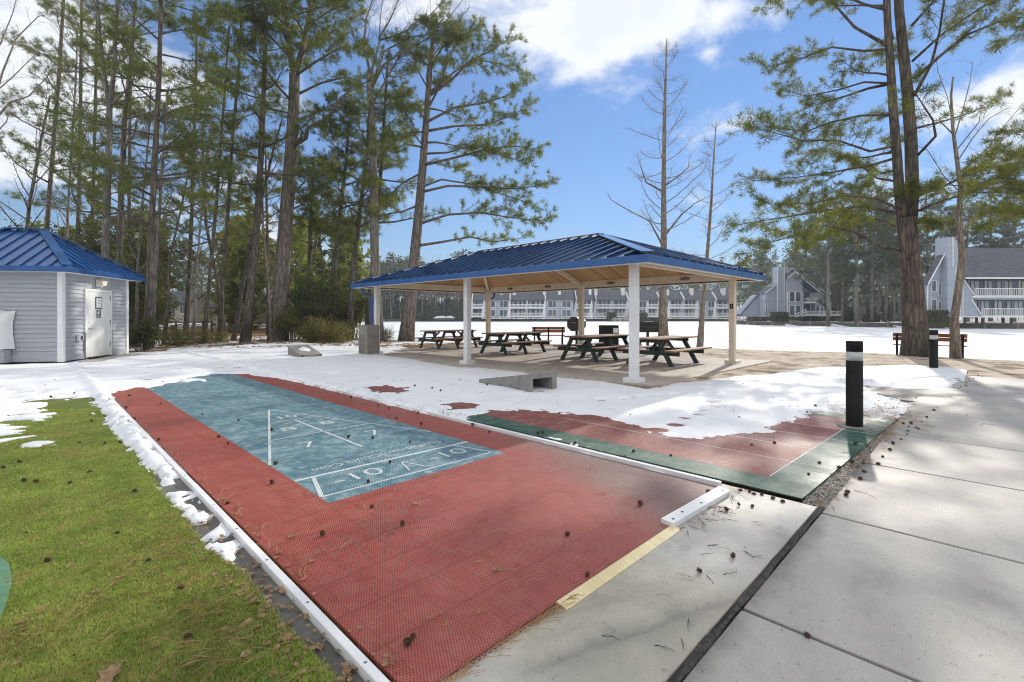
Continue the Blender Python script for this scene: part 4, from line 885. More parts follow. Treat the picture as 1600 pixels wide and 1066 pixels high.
# ---------------------------------------------------------------- tree generator: limbs as tapered tubes, foliage as thousands of needle or leaf faces
class Tree:
    def __init__(s, seed): s.r = random.Random(seed); s.mb = MB(); s.mb.smooth = True; s.tp = []; s.td = []; s.tl = []
    def limb(s, pts, r0, r1, n=6, p=1.0):
        k = len(pts); s.mb.tube(pts, [r0 + (r1-r0)*(i/(k-1))**p for i in range(k)], n, wob=.05 if n > 7 else 0)
    def tuft(s, p, d, l=1.0): s.tp.append(tuple(p)); s.td.append(tuple(d)); s.tl.append(l)
    def twig(s, p, d, L, r, tuft_gap, leafy, sag=0.0, start=.35):
        R = s.r; pts = [Vector(p)]; d = Vector(d).normalized(); n = 3; nxt = start*L; run = 0
        for i in range(n):
            d = (d + Vector((R.gauss(0, .16), R.gauss(0, .16), R.gauss(.02, .12) - sag))).normalized()
            q = pts[-1] + d*L/n; pts.append(q)
            if leafy:
                while nxt < run + L/n:
                    t = (nxt-run)/(L/n); a = d + Vector((R.gauss(0, .5), R.gauss(0, .5), R.gauss(.2, .4)))
                    s.tuft(pts[-2].lerp(q, t), a.normalized(), R.uniform(.8, 1.2)); nxt += tuft_gap*R.uniform(.7, 1.3)
            run += L/n
        if leafy: s.tuft(pts[-1], d, 1.15); s.tuft(pts[-1] - d*.06, (d + Vector((R.gauss(0, .6), R.gauss(0, .6), .3))).normalized(), 1.0)
        s.limb(pts, r, r*.35, 3)
    def bough(s, pts, r0, leafy=True, twigs=9, tl=.9, gap=.16, start=.35, flat=.35, bare_tip=False, sub=True, ns=5):
        """a main branch along given points, with side twigs (and twigs on twigs)"""
        R = s.r; pts = [Vector(p) for p in pts]; s.limb(pts, r0, max(.008, r0*.18), ns)
        seg = [(pts[i+1]-pts[i]).length for i in range(len(pts)-1)]; tot = sum(seg)
        for k in range(twigs):
            t = start + (1-start)*((k+R.random()*.8)/twigs); a = t*tot; i = 0
            while i < len(seg)-1 and a > seg[i]: a -= seg[i]; i += 1
            base = pts[i].lerp(pts[i+1], min(1, a/seg[i])); d = (pts[i+1]-pts[i]).normalized()
            side = d.cross(Vector((0, 0, 1)));
            if side.length < .1: side = Vector((1, 0, 0))
            side = side.normalized()*(1 if (k % 2) else -1)
            dd = d*R.uniform(.5, .9) + side*R.uniform(.4, 1.0) + Vector((0, 0, R.gauss(.12, flat)))
            L = tl*R.uniform(.55, 1.15)*(1.15 - .45*t); rr_ = max(.006, r0*.30*(1-.6*t))
            s.twig(base, dd, L, rr_, gap, leafy)
            if sub:
                for q in range(2):
                    e = dd.normalized() + Vector((R.gauss(0, .6), R.gauss(0, .6), R.gauss(.1, .35)))
                    s.twig(base + dd.normalized()*L*R.uniform(.3, .7), e, L*R.uniform(.4, .7), rr_*.6, gap, leafy)
        if leafy:
            d = (pts[-1]-pts[-2]).normalized()
            for q in range(3): s.twig(pts[-1], d + Vector((R.gauss(0, .5), R.gauss(0, .5), R.gauss(.15, .3))), tl*.6, max(.006, r0*.12), gap, True, start=.2)
    def auto(s, trunk, rad, t0, t1, n, Lf, up=(.2, .6), sag=.1, leafy=True, az=None, thin=1.0, **kw):
        """n branches spread along the trunk between fractions t0 and t1"""
        R = s.r; ga = R.uniform(0, 6)
        seg = [(trunk[i+1]-trunk[i]).length for i in range(len(trunk)-1)]; tot = sum(seg)
        for k in range(n):
            t = t0 + (t1-t0)*(k+R.random()*.7)/n; a = t*tot; i = 0
            while i < len(seg)-1 and a > seg[i]: a -= seg[i]; i += 1
            f = min(1, a/seg[i]); base = trunk[i].lerp(trunk[i+1], f); rb = (rad[i]*(1-f)+rad[i+1]*f)
            ga += 2.4 + R.gauss(0, .3); A = ga if az is None else az[0] + R.uniform(-1, 1)*az[1]
            u = (k+.5)/n; L = Lf(u)*R.uniform(.75, 1.2); d = Vector((math.cos(A), math.sin(A), R.uniform(*up))).normalized()
            pts = [base]; m = 4
            for j in range(m):
                d = (d + Vector((R.gauss(0, .13), R.gauss(0, .13), R.gauss(0, .08) - sag + (.22*j/m if leafy else .1)))).normalized(); pts.append(pts[-1]+d*L/m)
            s.bough(pts, min(rb*.55, .02+.016*L)*thin, leafy, **kw)
    def done(s, name, label, cat, base, bark, leaf, nl=.2, nw=.018, K=9, spread=1.25, leafshape=False, group=None, kind=None):
        t = thing(name, label, cat, base, group)
        s.mb.build('trunk', M[bark], t)
        if s.tp:
            rg = np.random.default_rng(s.r.randrange(1 << 30)); N = len(s.tp); p = np.array(s.tp); d = np.array(s.td); tl = np.array(s.tl)
            e = rg.normal(size=(N, K, 3)); dirs = d[:, None, :]*rg.uniform(.35, 1.1, (N, K, 1)) + e*spread*.62
            dirs /= np.linalg.norm(dirs, axis=2, keepdims=True) + 1e-9
            side = np.cross(dirs, rg.normal(size=(N, K, 3))); side /= np.linalg.norm(side, axis=2, keepdims=True) + 1e-9
            o_ = None; L = nl*tl[:, None, None]*rg.uniform(.7, 1.2, (N, K, 1)); w = nw*rg.uniform(.7, 1.3, (N, K, 1))
            o = p[:, None, :] + e*.02*spread
            if leafshape:
                o = o + e*nl*.9
                V = np.stack([o, o + dirs*L*.5 + side*w, o + dirs*L, o + dirs*L*.5 - side*w], 2).reshape(-1, 3); Fc = np.arange(len(V)).reshape(-1, 4)
            else:
                V = np.stack([o - side*w*.5, o + side*w*.5, o + dirs*L], 2).reshape(-1, 3); Fc = np.arange(len(V)).reshape(-1, 3)
            np_mesh('crown', V, Fc, M[leaf], t)
        return t
CT = [1.0]
def pxl(pts, D, jit=0.0, r=random):
    """trunk or limb points: pixel (u, v) or (u, v, depth offset)"""
    CT[0] = math.cos(math.atan2(pts[0][0]-CX, F_))
    return [P3(p[0], p[1], D + (p[2] if len(p) > 2 else 0)) for p in pts]
def wr(px, D): return px/2*D/F_*CT[0]
def trunkr(pw, D, k): return [wr(pw[0]+(pw[1]-pw[0])*(i/(k-1)), D) for i in range(k)]
def fix_base(pts):
    b = pts[0]; z = gz(b.x, b.y); pts[0] = Vector((b.x, b.y, z-.12)); return (b.x, b.y, z)
def flare(rad): rad[0] *= 1.35; return rad

# --- big double trunked pine on the right
T = Tree(3); D = 17.0
main = pxl([(1433, 557), (1430, 520), (1425, 450), (1419, 390), (1415, 340)], D); base = fix_base(main)
T.mb.tube([base[0:2] + (base[2]-.1,)] + main[1:], [wr(58, D), wr(43, D), wr(37, D), wr(34, D), wr(33, D)], 14, wob=.05)
LT = pxl([(1411, 350), (1405, 300), (1401, 240), (1395, 170), (1391, 100), (1387, 40), (1384, -40), (1380, -140), (1378, -260)], D); lr = trunkr((19, 9), D, 9)
RT = pxl([(1422, 350, .1), (1425, 290, .2), (1423, 220, .2), (1418, 150, .2), (1411, 80, .2), (1405, 20, .2), (1402, -60, .2), (1398, -160, .2), (1396, -280, .2)], D); rr2 = trunkr((25, 11), D, 9)
T.mb.tube(LT, lr, 11, wob=.04); T.mb.tube(RT, rr2, 11, wob=.04)
rj = random.Random(8)
def dz(pts, spread): # give every pixel limb its own run in depth
    e = rj.uniform(-spread, spread); return [(p[0], p[1], e*i/(len(pts)-1) + rj.uniform(-.15, .15)) for i, p in enumerate(pts)]
for pts, w, tw, tl, lf in (
    ([(1392, 76), (1350, 79), (1300, 73), (1255, 90), (1200, 104)], 6, 9, 1.0, .55),
    ([(1385, 70), (1335, 42), (1302, 5), (1290, -30), (1270, -70)], 7, 7, 1.0, .55),
    ([(1385, 15), (1350, 6), (1300, -15), (1240, -20), (1215, 5)], 6, 9, 1.1, .3),
    ([(1398, 178), (1345, 180), (1300, 190), (1260, 205), (1190, 196)], 6, 12, 1.0, .3),
    ([(1402, 226), (1360, 236), (1310, 219), (1250, 218), (1185, 200)], 6, 13, 1.1, .3),
    ([(1405, 245), (1360, 258), (1305, 268), (1250, 276), (1180, 282)], 6, 13, 1.1, .3),
    ([(1412, 285), (1370, 278), (1335, 250), (1300, 235), (1255, 240)], 5, 10, 1.0, .3),
    ([(1410, 335), (1350, 322), (1290, 328), (1220, 340), (1155, 350)], 7, 16, 1.2, .25),
    ([(1408, 392), (1375, 384), (1335, 362), (1290, 352), (1240, 368), (1180, 385)], 7, 16, 1.1, .25),
    ([(1412, 330), (1370, 310), (1320, 305), (1270, 318), (1200, 318)], 6, 13, 1.1, .25),
    ([(1395, 130), (1350, 128), (1310, 140), (1260, 150), (1225, 140)], 5, 9, 1.0, .4),
    ([(1430, 122), (1468, 88), (1510, 54), (1560, 34), (1625, 22)], 8, 12, 1.1, .35),
    ([(1428, 150), (1455, 100), (1468, 50), (1478, -20), (1500, -60)], 7, 9, 1.0, .35),
    ([(1434, 242), (1462, 212), (1458, 188), (1440, 160), (1420, 130)], 6, 6, .8, .4),
    ([(1426, 95), (1470, 55), (1520, 20), (1570, -10), (1620, -30)], 6, 11, 1.1, .3),
    ([(1424, 40), (1460, 0), (1500, -30), (1560, -50)], 6, 11, 1.1, .3),
    ([(1434, 305), (1480, 288), (1530, 262), (1590, 255), (1640, 258)], 7, 15, 1.1, .25),
    ([(1432, 330), (1475, 312), (1520, 300), (1570, 300), (1625, 310)], 5, 13, 1.0, .3),
    ([(1430, 200), (1470, 190), (1520, 175), (1560, 150)], 5, 6, .9, .5),
    ([(1418, 362), (1380, 345), (1340, 335), (1300, 362), (1262, 382)], 5, 12, 1.0, .3)):
    T.bough(pxl(dz(pts, 3.2), D), wr(w, D), True, twigs=int(tw*1.6), tl=tl, gap=.16, start=lf)
T.auto(LT, lr, .62, .98, 12, lambda u: 2.6-1.2*u, up=(.1, .7), twigs=7, tl=.9, gap=.24); T.auto(RT, rr2, .60, .98, 14, lambda u: 3.0-1.4*u, up=(.1, .7), twigs=7, tl=.9, gap=.24)
T.auto(LT, lr, .10, .60, 9, lambda u: 2.2, up=(.0, .5), az=(1.2, 1.4), twigs=8, tl=.8, gap=.2)
T.done('pine_tree', 'tall pine with thick furrowed trunk forking in two, beside the far bollard', 'pine tree', base, 'bark_dark', 'needle_y', nl=.165, nw=.0155, K=13)

# --- pine off the right edge whose boughs reach into view
T = Tree(9); D = 15.0
tr = pxl([(1745, 590), (1740, 400), (1735, 200), (1728, 0), (1720, -200)], D); base = fix_base(tr); rd = trunkr((34, 14), D, 5); T.mb.tube(tr, rd, 10)
for pts, w in (([(1738, 330), (1680, 315), (1620, 300), (1560, 292), (1490, 300)], 6), ([(1736, 270), (1690, 262), (1640, 255), (1590, 262), (1520, 275)], 6), ([(1735, 210), (1690, 205), (1640, 195), (1590, 205), (1570, 215)], 5),
               ([(1738, 360), (1680, 352), (1630, 330), (1590, 335), (1550, 348)], 5), ([(1730, 60), (1680, 50), (1630, 40), (1590, 48), (1575, 62)], 5), ([(1738, 300), (1690, 240), (1640, 225), (1580, 240), (1545, 250)], 5)):
    T.bough(pxl(dz(pts, 1.5), D), wr(w, D), True, twigs=14, tl=.85, gap=.14, start=.3)
T.done('pine_tree', 'pine with only its low boughs hanging in from the right edge', 'pine tree', base, 'bark_dark', 'needle_y', nl=.165, nw=.0155, K=13)

# --- slim young tree in front of the bench
T = Tree(12); D = 15.9
tr = pxl([(1494, 558), (1491, 500), (1499, 440), (1503, 400), (1498, 340), (1501, 290), (1494, 240), (1489, 200), (1486, 150), (1489, 120)], D); base = fix_base(tr); rd = flare(trunkr((16, 3), D, 10)); T.mb.tube(tr, rd, 9, wob=.05)
for pts, w in (([(1497, 250), (1520, 215), (1545, 185), (1580, 165)], 3), ([(1490, 210), (1470, 190), (1450, 200), (1440, 190)], 3), ([(1499, 270), (1540, 235), (1570, 195), (1600, 160)], 3.5), ([(1491, 215), (1505, 170), (1515, 130), (1520, 95)], 3),
               ([(1489, 190), (1480, 150), (1465, 110), (1462, 80)], 2.5), ([(1500, 300), (1475, 275), (1450, 235), (1430, 225)], 3), ([(1502, 380), (1480, 360), (1465, 330)], 3), ([(1494, 235), (1530, 190), (1535, 150)], 3)):
    T.bough(pxl(dz(pts, 1.5), D), wr(w, D), False, twigs=9, tl=.8, start=.25, ns=4)
for pts, w in (([(1501, 290), (1475, 288), (1450, 292), (1425, 300)], 2.5), ([(1500, 300), (1530, 290), (1560, 285), (1585, 292)], 2.5), ([(1502, 345), (1530, 340), (1560, 330), (1590, 335)], 2.5), ([(1500, 350), (1480, 345), (1462, 350)], 2)):
    T.bough(pxl(dz(pts, 1.2), D), wr(w, D), True, twigs=14, tl=.75, gap=.15, start=.2)
T.done('young_tree', 'slim crooked young tree with bare upper twigs in front of the lake bench', 'tree', base, 'bark_bare', 'needle_y', nl=.165, nw=.0155, K=13)

# --- two bare conical trees on the shore
for seed, D, tp, w, lab, brs in ((21, 24.0, [(1037, 537), (1035, 480), (1037, 400), (1037, 300), (1038, 200), (1040, 120), (1042, 60)], (15, 1.2), 'taller bare tree with alternate branches on the lake shore', 36),
                            (22, 25.0, [(1093, 537), (1098, 480), (1104, 410), (1111, 320), (1115, 250), (1119, 190)], (9, 1.2), 'smaller bare leaning tree on the lake shore, behind the pavilion roof', 22)):
    T = Tree(seed); tr = pxl(tp, D); base = fix_base(tr); rd = flare(trunkr(w, D, len(tp))); T.mb.tube(tr, rd, 9, wob=.04)
    T.auto(tr, rd, .36, .97, brs, lambda u: (2.7*(1-u)**.8+.35)*(1 if seed == 21 else .8), up=(-.15, .5), sag=-.07, leafy=False, twigs=12, tl=.6, start=.2, ns=4, thin=.42)
    if seed == 21:
        for pts in ([(1036, 385), (1015, 345), (985, 330), (955, 312), (948, 300)], [(1037, 370), (1065, 335), (1085, 318), (1110, 305)], [(1037, 300), (1010, 285), (1003, 265), (995, 240)], [(1039, 290), (1060, 275), (1075, 262), (1079, 240)]):
            T.bough(pxl(dz(pts, 1), D), wr(3.5, D), False, twigs=8, tl=.8, start=.2, ns=4)
    T.done('bare_tree', lab, 'tree', base, 'bark_bare', 'needle')

# --- leaning pine left of the pavilion
T = Tree(31); D = 27.0
tr = pxl([(634, 531), (640, 480), (648, 400), (655, 330), (661, 260), (666, 190), (671, 120), (676, 60), (683, 25)], D); base = fix_base(tr); rd = flare(trunkr((21, 4), D, 9)); T.mb.tube(tr, rd, 11, wob=.04)
for pts, w, tw in (([(651, 384), (690, 378), (735, 370), (770, 378), (815, 372)], 5, 8), ([(653, 350), (700, 335), (750, 332), (800, 340), (850, 345)], 5, 15), ([(657, 300), (700, 290), (760, 292), (810, 295), (852, 288)], 5, 14), ([(658, 292), (690, 280), (740, 288), (790, 305), (830, 318)], 4, 11),
                   ([(661, 258), (710, 246), (760, 233), (800, 228), (838, 232)], 5, 14), ([(662, 240), (700, 238), (740, 225), (780, 240), (815, 252)], 4, 12), ([(665, 205), (710, 197), (760, 195), (800, 180), (825, 166)], 5, 14), ([(667, 190), (710, 168), (760, 160), (795, 148), (818, 128)], 5, 13),
                   ([(670, 150), (705, 125), (735, 95), (765, 80), (792, 62)], 5, 12), ([(670, 145), (710, 112), (740, 92), (785, 100), (810, 112)], 4, 12), ([(674, 105), (690, 75), (715, 58), (745, 45)], 4, 10), ([(676, 70), (680, 40), (695, 28), (705, 40)], 3, 8),
                   ([(655, 320), (630, 330), (600, 335), (575, 345)], 4, 9), ([(659, 270), (630, 285), (605, 310), (590, 322)], 4, 9), ([(663, 230), (635, 225), (610, 235), (590, 230)], 4, 9), ([(670, 140), (650, 105), (645, 82), (640, 70)], 3, 8), ([(668, 170), (690, 130), (700, 90), (715, 70)], 4, 10)):
    T.bough(pxl(dz(pts, 3.5), D), wr(w, D), True, twigs=int(tw*1.6), tl=1.2, gap=.24, start=.33)
T.auto(tr, rd, .55, .98, 14, lambda u: 3.3-1.8*u, up=(.1, .6), twigs=9, tl=1.0, gap=.22)
T.done('pine_tree', 'leaning pine at the pavilion corner with long horizontal boughs to one side', 'pine tree', base, 'bark_pine', 'needle', nl=.23, nw=.022, K=13)

# --- pale bare hardwood behind the litter bin
T = Tree(33); D = 26.0
tr = pxl([(591, 533), (587, 450), (585, 360), (584, 280), (582, 210), (579, 150), (578, 110)], D); base = fix_base(tr); rd = flare(trunkr((16, 9), D, 7)); T.mb.tube(tr, rd, 10, wob=.04)
for pts, w in (([(578, 112), (568, 70), (572, 30), (585, -10), (590, -60)], 6), ([(580, 112), (592, 70), (594, 30), (600, -20)], 5), ([(581, 135), (600, 100), (632, 78), (665, 62), (700, 50), (735, 10)], 6), ([(583, 130), (600, 80), (640, 58), (680, 52), (730, 60), (785, 66)], 4), ([(594, 62), (620, 55), (660, 35), (690, 5), (720, -20)], 4),
               ([(583, 160), (600, 130), (620, 95), (640, 60), (650, 20)], 5), ([(568, 80), (550, 50), (545, 20), (535, -10)], 3), ([(592, 60), (610, 30), (625, -5)], 4), ([(665, 62), (700, 30), (730, -10)], 3), ([(584, 270), (565, 240), (550, 225)], 3)):
    T.bough(pxl(dz(pts, 2.0), D), wr(w*.8, D), False, twigs=22, tl=1.5, start=.2, ns=5)
T.done('bare_tree', 'pale bare hardwood rising behind the brown litter bin, leafless fan at its top', 'tree', base, 'bark_grey', 'needle')

# --- the big straight pine in the left middle
T = Tree(35); D = 26.5
tr = pxl([(434, 533), (438, 470), (443, 400), (449, 320), (455, 240), (459, 170), (460, 115)], D); base = fix_base(tr); rd = flare(trunkr((27, 17), D, 7)); T.mb.tube(tr, rd, 12, wob=.04)
a = pxl([(460, 120), (452, 70), (446, 20), (440, -40), (436, -140)], D); b = pxl([(460, 120), (472, 80), (482, 30), (488, -30), (494, -140)], D); ra = trunkr((12, 4), D, 5); T.mb.tube(a, ra, 8); T.mb.tube(b, ra, 8)
for pts, w, tw in (([(456, 228), (478, 215), (480, 200), (510, 185), (535, 150), (572, 128)], 9, 13), ([(455, 235), (470, 215), (472, 205)], 8, 1), ([(450, 310), (470, 290), (490, 270), (505, 255)], 4, 14), ([(449, 330), (475, 318), (498, 300), (510, 290)], 4, 12), ([(459, 150), (500, 130), (540, 120), (570, 130)], 5, 14), ([(459, 120), (495, 95), (530, 75), (560, 70)], 5, 16), ([(470, 85), (505, 60), (535, 40), (558, 25)], 5, 16),
                   ([(458, 160), (430, 130), (410, 100), (395, 70)], 5, 12), ([(455, 90), (425, 60), (400, 40), (385, 25)], 5, 14), ([(480, 40), (510, 20), (540, 5), (560, -15)], 4, 14), ([(448, 40), (420, 15), (395, 0)], 4, 12), ([(457, 190), (490, 178), (515, 165), (545, 170)], 4, 12)):
    T.bough(pxl(dz(pts, 3.5), D), wr(w, D), True, twigs=tw, tl=1.3, gap=.22, start=.3)
for l_, r_ in ((a, ra), (b, ra)): T.auto(l_, r_, .1, .98, 13, lambda u: 3.6-1.2*u, up=(.1, .6), twigs=10, tl=1.1, gap=.2)
T.done('pine_tree', 'thickest straight pine left of the pavilion, forking high with a dense green crown', 'pine tree', base, 'bark_pine', 'needle', nl=.24, nw=.023, K=13)

# --- the wood on the left, tree by tree
WOOD = [  # seed, D, trunk pixels, width px, kind, branches, t0, length, bark, leaf, label
 (41, 21.5, [(163, 545), (164, 430), (167, 330), (170, 230), (171, 165)], (15, 10), 'fork', 16, .35, 2.6, 'bark_grey', 'needle_d', 'grey forked trunk rising straight behind the shed roof'),
 (42, 24.5, [(182, 545), (186, 420), (190, 300), (195, 190), (205, 90), (215, -40)], (14, 5), 'pine', 18, .45, 3.8, 'bark_dark', 'needle', 'dark trunk just right of the grey fork behind the shed roof'),
 (43, 20.0, [(231, 549), (234, 430), (238, 330), (243, 230), (248, 130), (251, 30), (253, -80)], (13, 6), 'pine', 24, .30, 3.6, 'bark_dark', 'needle', 'dark pine at the shed eave with boughs reaching both ways'),
 (44, 20.8, [(237, 548), (243, 420), (250, 320), (256, 220), (262, 140)], (7, 4), 'bare', 12, .5, 1.8, 'bark_grey', 'needle', 'thin pale leafless trunk leaning against the dark pine by the shed'),
 (45, 23.0, [(255, 543), (262, 470), (266, 400), (282, 330), (296, 260)], (6, 2.5), 'bare', 16, .3, 2.0, 'bark_dark', 'needle', 'thin forked sapling right of the shed corner'),
 (46, 25.0, [(318, 531), (325, 470), (331, 400), (338, 320), (344, 240), (352, 130), (358, 40)], (8, 3), 'pine', 16, .32, 3.2, 'bark_dark', 'needle_y', 'slender dark trunk in front of the grey far roof'),
 (47, 26.0, [(343, 524), (347, 450), (353, 380), (358, 300), (364, 210), (372, 120), (378, 20)], (8, 4), 'pine', 15, .42, 3.0, 'bark_dark', 'needle', 'upright slender pine between the slender dark trunk and the thick leaning one'),
 (48, 27.0, [(364, 522), (375, 470), (384, 420), (398, 360), (412, 300), (428, 230), (440, 190)], (7, 3), 'bare', 16, .3, 2.4, 'bark_dark', 'needle', 'slanting thin trunk crossing towards the thickest pine'),
 (49, 25.5, [(383, 531), (390, 470), (398, 400), (404, 320), (408, 240), (412, 150), (415, 60), (417, -40)], (15, 6), 'pine', 17, .42, 3.0, 'bark_dark', 'needle', 'dark pine leaning slightly, left neighbour of the thickest pine'),
 (50, 29.0, [(478, 522), (482, 450), (485, 380), (487, 310), (490, 250)], (9, 5), 'pine', 15, .5, 2.2, 'bark_dark', 'needle_y', 'short dark pine inside the bushes right of the thickest pine'),
 (51, 28.0, [(517, 520), (520, 450), (525, 390), (533, 320), (541, 250), (546, 190)], (10, 4), 'pine', 18, .4, 2.7, 'bark_dark', 'needle', 'dark trunk with a broken elbow limb above the evergreen bush'),
 (52, 27.5, [(546, 523), (549, 460), (554, 400), (561, 340), (569, 280), (575, 215), (578, 150)], (10, 4), 'pine', 20, .42, 2.6, 'bark_dark', 'needle_y', 'dark trunk curving right towards the pale hardwood'),
 (53, 28.5, [(573, 529), (578, 460), (585, 400), (592, 320), (597, 240), (602, 160), (606, 90)], (9, 4), 'pine', 18, .40, 3.2, 'bark_dark', 'needle', 'dark pine directly behind the pale bare hardwood'),
 (54, 30.0, [(66, 545), (70, 420), (76, 320), (84, 220), (92, 120), (98, 20), (102, -60)], (10, 5), 'pine', 15, .35, 3.6, 'bark_dark', 'needle_d', 'dark pine behind the ridge of the shed roof'),
 (55, 27.0, [(30, 545), (36, 420), (46, 320), (62, 230), (78, 150)], (9, 4), 'bare', 16, .4, 3.0, 'bark_dark', 'needle', 'crooked dark trunk left of the shed ridge'),
 (56, 33.0, [(118, 545), (121, 400), (124, 280), (126, 160), (127, 50), (128, -60)], (9, 4), 'pine', 15, .30, 3.6, 'bark_dark', 'needle_d', 'narrow dark pine standing far back between shed ridge and grey fork'),
 (57, 34.0, [(140, 545), (143, 400), (147, 260), (150, 120), (152, 0)], (8, 4), 'pine', 13, .35, 3.2, 'bark_dark', 'needle', 'rearmost pine just left of the grey forked trunk'),
 (58, 31.0, [(205, 545), (203, 420), (202, 300), (203, 200), (205, 100)], (8, 4), 'pine', 15, .25, 3.4, 'bark_dark', 'needle_d', 'dark low branched pine behind the right slope of the shed roof'),
 (59, 33.0, [(290, 530), (296, 430), (300, 330), (303, 230), (306, 130), (308, 20)], (8, 4), 'pine', 18, .22, 3.8, 'bark_dark', 'needle_y', 'bright crowned pine set back behind the forked sapling'),
 (60, 35.0, [(420, 520), (419, 430), (417, 330), (415, 230)], (7, 3), 'pine', 14, .30, 3.0, 'bark_dark', 'needle_y', 'small pine far behind, between the two largest trunks'),
 (61, 20.5, [(-12, 560), (-8, 420), (-4, 320), (-16, 220), (-24, 120)], (13, 7), 'edge', 0, .3, 3.0, 'bark_bare', 'needle', 'bare sinuous tree whose limbs sweep in at the left edge'),
 (63, 23.5, [(98, 545), (103, 430), (106, 330), (112, 230), (118, 130), (121, 50)], (6, 2.5), 'bare', 26, .25, 2.2, 'bark_grey', 'needle', 'thin pale bare tree rising behind the ridge end of the shed roof'),
 (64, 24.0, [(302, 534), (306, 450), (312, 360), (322, 270), (330, 190)], (5, 2), 'bare', 24, .2, 2.2, 'bark_bare', 'needle', 'thin bare tree between the forked sapling and the slender dark trunk'),
 (65, 26.0, [(425, 528), (420, 440), (411, 350), (409, 260), (404, 180)], (5, 2), 'bare', 24, .2, 2.0, 'bark_bare', 'needle', 'thin bare tree squeezed just left of the thickest pine'),
 (66, 22.5, [(212, 552), (215, 420), (222, 320), (232, 220), (236, 130)], (5, 2), 'bare', 26, .25, 2.4, 'bark_grey', 'needle', 'thin pale bare tree just left of the dark pine at the shed eave'),
 (62, 31.0, [(352, 524), (338, 430), (322, 350), (318, 280), (316, 200)], (7, 3), 'pine', 14, .3, 3.0, 'bark_dark', 'needle_y', 'leaning pine with low bright boughs behind the slender trunks'),
]
for seed, D, tp, w, kind, nb, t0, bl, bk, lf, lab in WOOD:
    T = Tree(seed); tr = pxl(tp, D); base = fix_base(tr); rd = flare(trunkr(w, D, len(tp))); T.mb.tube(tr, rd, 9, wob=.05)
    if kind == 'pine': T.auto(tr, rd, t0, .985, nb, lambda u: bl*(1.05-.6*u), up=(-.05, .5), sag=.02, twigs=8, tl=1.05, gap=.36, start=.32)
    elif kind == 'bare': T.auto(tr, rd, t0, .98, nb, lambda u: bl*(1.1-.6*u), up=(.3, 1.1), sag=-.04, leafy=False, twigs=7, tl=.8, start=.2, ns=4)
    elif kind == 'fork':
        for tp2 in ([(171, 170), (162, 110), (156, 50), (150, -20), (145, -100)], [(171, 170), (178, 110), (181, 50), (186, -20), (190, -100)]):
            l2 = pxl(tp2, D); r2 = trunkr((9, 3), D, 5); T.mb.tube(l2, r2, 8); T.auto(l2, r2, .0, .95, 14, lambda u: 3.0-1.4*u, up=(.3, 1.0), leafy=False, twigs=9, tl=1.1, start=.25, ns=4)
        T.auto(tr, rd, .5, .98, 9, lambda u: 2.2, up=(.2, .9), leafy=False, twigs=6, tl=.8, ns=4)
    else:
        for pts, w_ in (([(-6, 185), (15, 160), (45, 150), (85, 108), (120, 95)], 5), ([(-10, 160), (5, 110), (25, 60), (60, 25), (90, 20)], 5), ([(-4, 205), (10, 190), (16, 172), (8, 150)], 3), ([(-20, 100), (0, 70), (20, 20), (30, -20)], 4), ([(-15, 150), (20, 120), (50, 90), (75, 60)], 3)):
            T.bough(pxl(dz(pts, 1), D), wr(w_, D), False, twigs=13, tl=.9, start=.15, ns=5)
    if seed == 51: T.bough(pxl([(528, 375), (545, 358, .3), (552, 340, .3), (545, 322, .2)], D), wr(6, D), False, twigs=2, tl=.5)
    T.done('pine_tree' if kind == 'pine' else 'bare_tree', lab, 'pine tree' if kind == 'pine' else 'tree', base, bk, lf, nl=.24, nw=.023, K=11)

# --- understorey evergreens and brush at the wood edge
def bush(u, v, D, rx, h, n, leaf, label, seed, lw=.035, nl=.09, name='evergreen_bush', cat='bush', K=9):
    T = Tree(seed); R = T.r; b = P3(u, v, D); z = gz(b.x, b.y); base = (b.x, b.y, z); T.mb.smooth = True
    for k in range(n):
        a = R.uniform(0, 2*PI); q = math.sqrt(R.random()); hh = h*R.uniform(.35, 1.0)*(1-.35*q*q)
        tip = Vector((b.x + rx*q*math.cos(a), b.y + rx*q*math.sin(a), z+hh)); st = Vector((b.x+rx*.35*q*math.cos(a), b.y+rx*.35*q*math.sin(a), z-.05))
        md = st.lerp(tip, .5) + Vector((R.gauss(0, .1), R.gauss(0, .1), h*.12)); T.limb([st, md, tip], .02, .006, 4)
        for j in range(7): T.twig(md.lerp(tip, R.random()), (R.gauss(0, 1), R.gauss(0, 1), R.gauss(.2, .6)), .5*min(1.4, rx*.5)*R.uniform(.5, 1), .006, .14, True, start=.1)
    return T.done(name, label, cat, base, 'bark_dark', leaf, nl=nl, nw=lw, K=K, spread=1.2, leafshape=True)
bush(495, 525, 27.2, 2.0, 5.0, 55, 'leaf_dark', 'tall dense evergreen bush right of the thickest pine trunk', 71)
bush(455, 528, 25.6, .8, 2.2, 22, 'leaf_olive', 'yellowish shrub against the foot of the thickest pine', 72)
bush(548, 524, 29.0, 1.7, 3.8, 38, 'leaf_dark', 'evergreen bush behind the curving dark trunk by the pavilion', 73)
bush(510, 530, 25.8, 1.4, 1.0, 26, 'leaf_olive', 'low tangle of olive brush in front of the tall evergreen bush', 74, lw=.015, nl=.22)
bush(222, 553, 19.2, .6, 1.5, 14, 'leaf_dark', 'leafy evergreen shrub at the back corner of the shed', 75)
bush(205, 540, 24.0, 1.8, 5.2, 55, 'leaf_dark', 'tall dark holly behind the right end of the shed', 76)
bush(120, 540, 27.0, 3.0, 8.0, 80, 'leaf_dark', 'broad dark evergreen rising over the middle of the shed roof', 77, nl=.12, lw=.045)
bush(40, 545, 26.0, 3.0, 7.0, 75, 'leaf_dark', 'broad dark evergreen rising over the left end of the shed roof', 78, nl=.12, lw=.045)
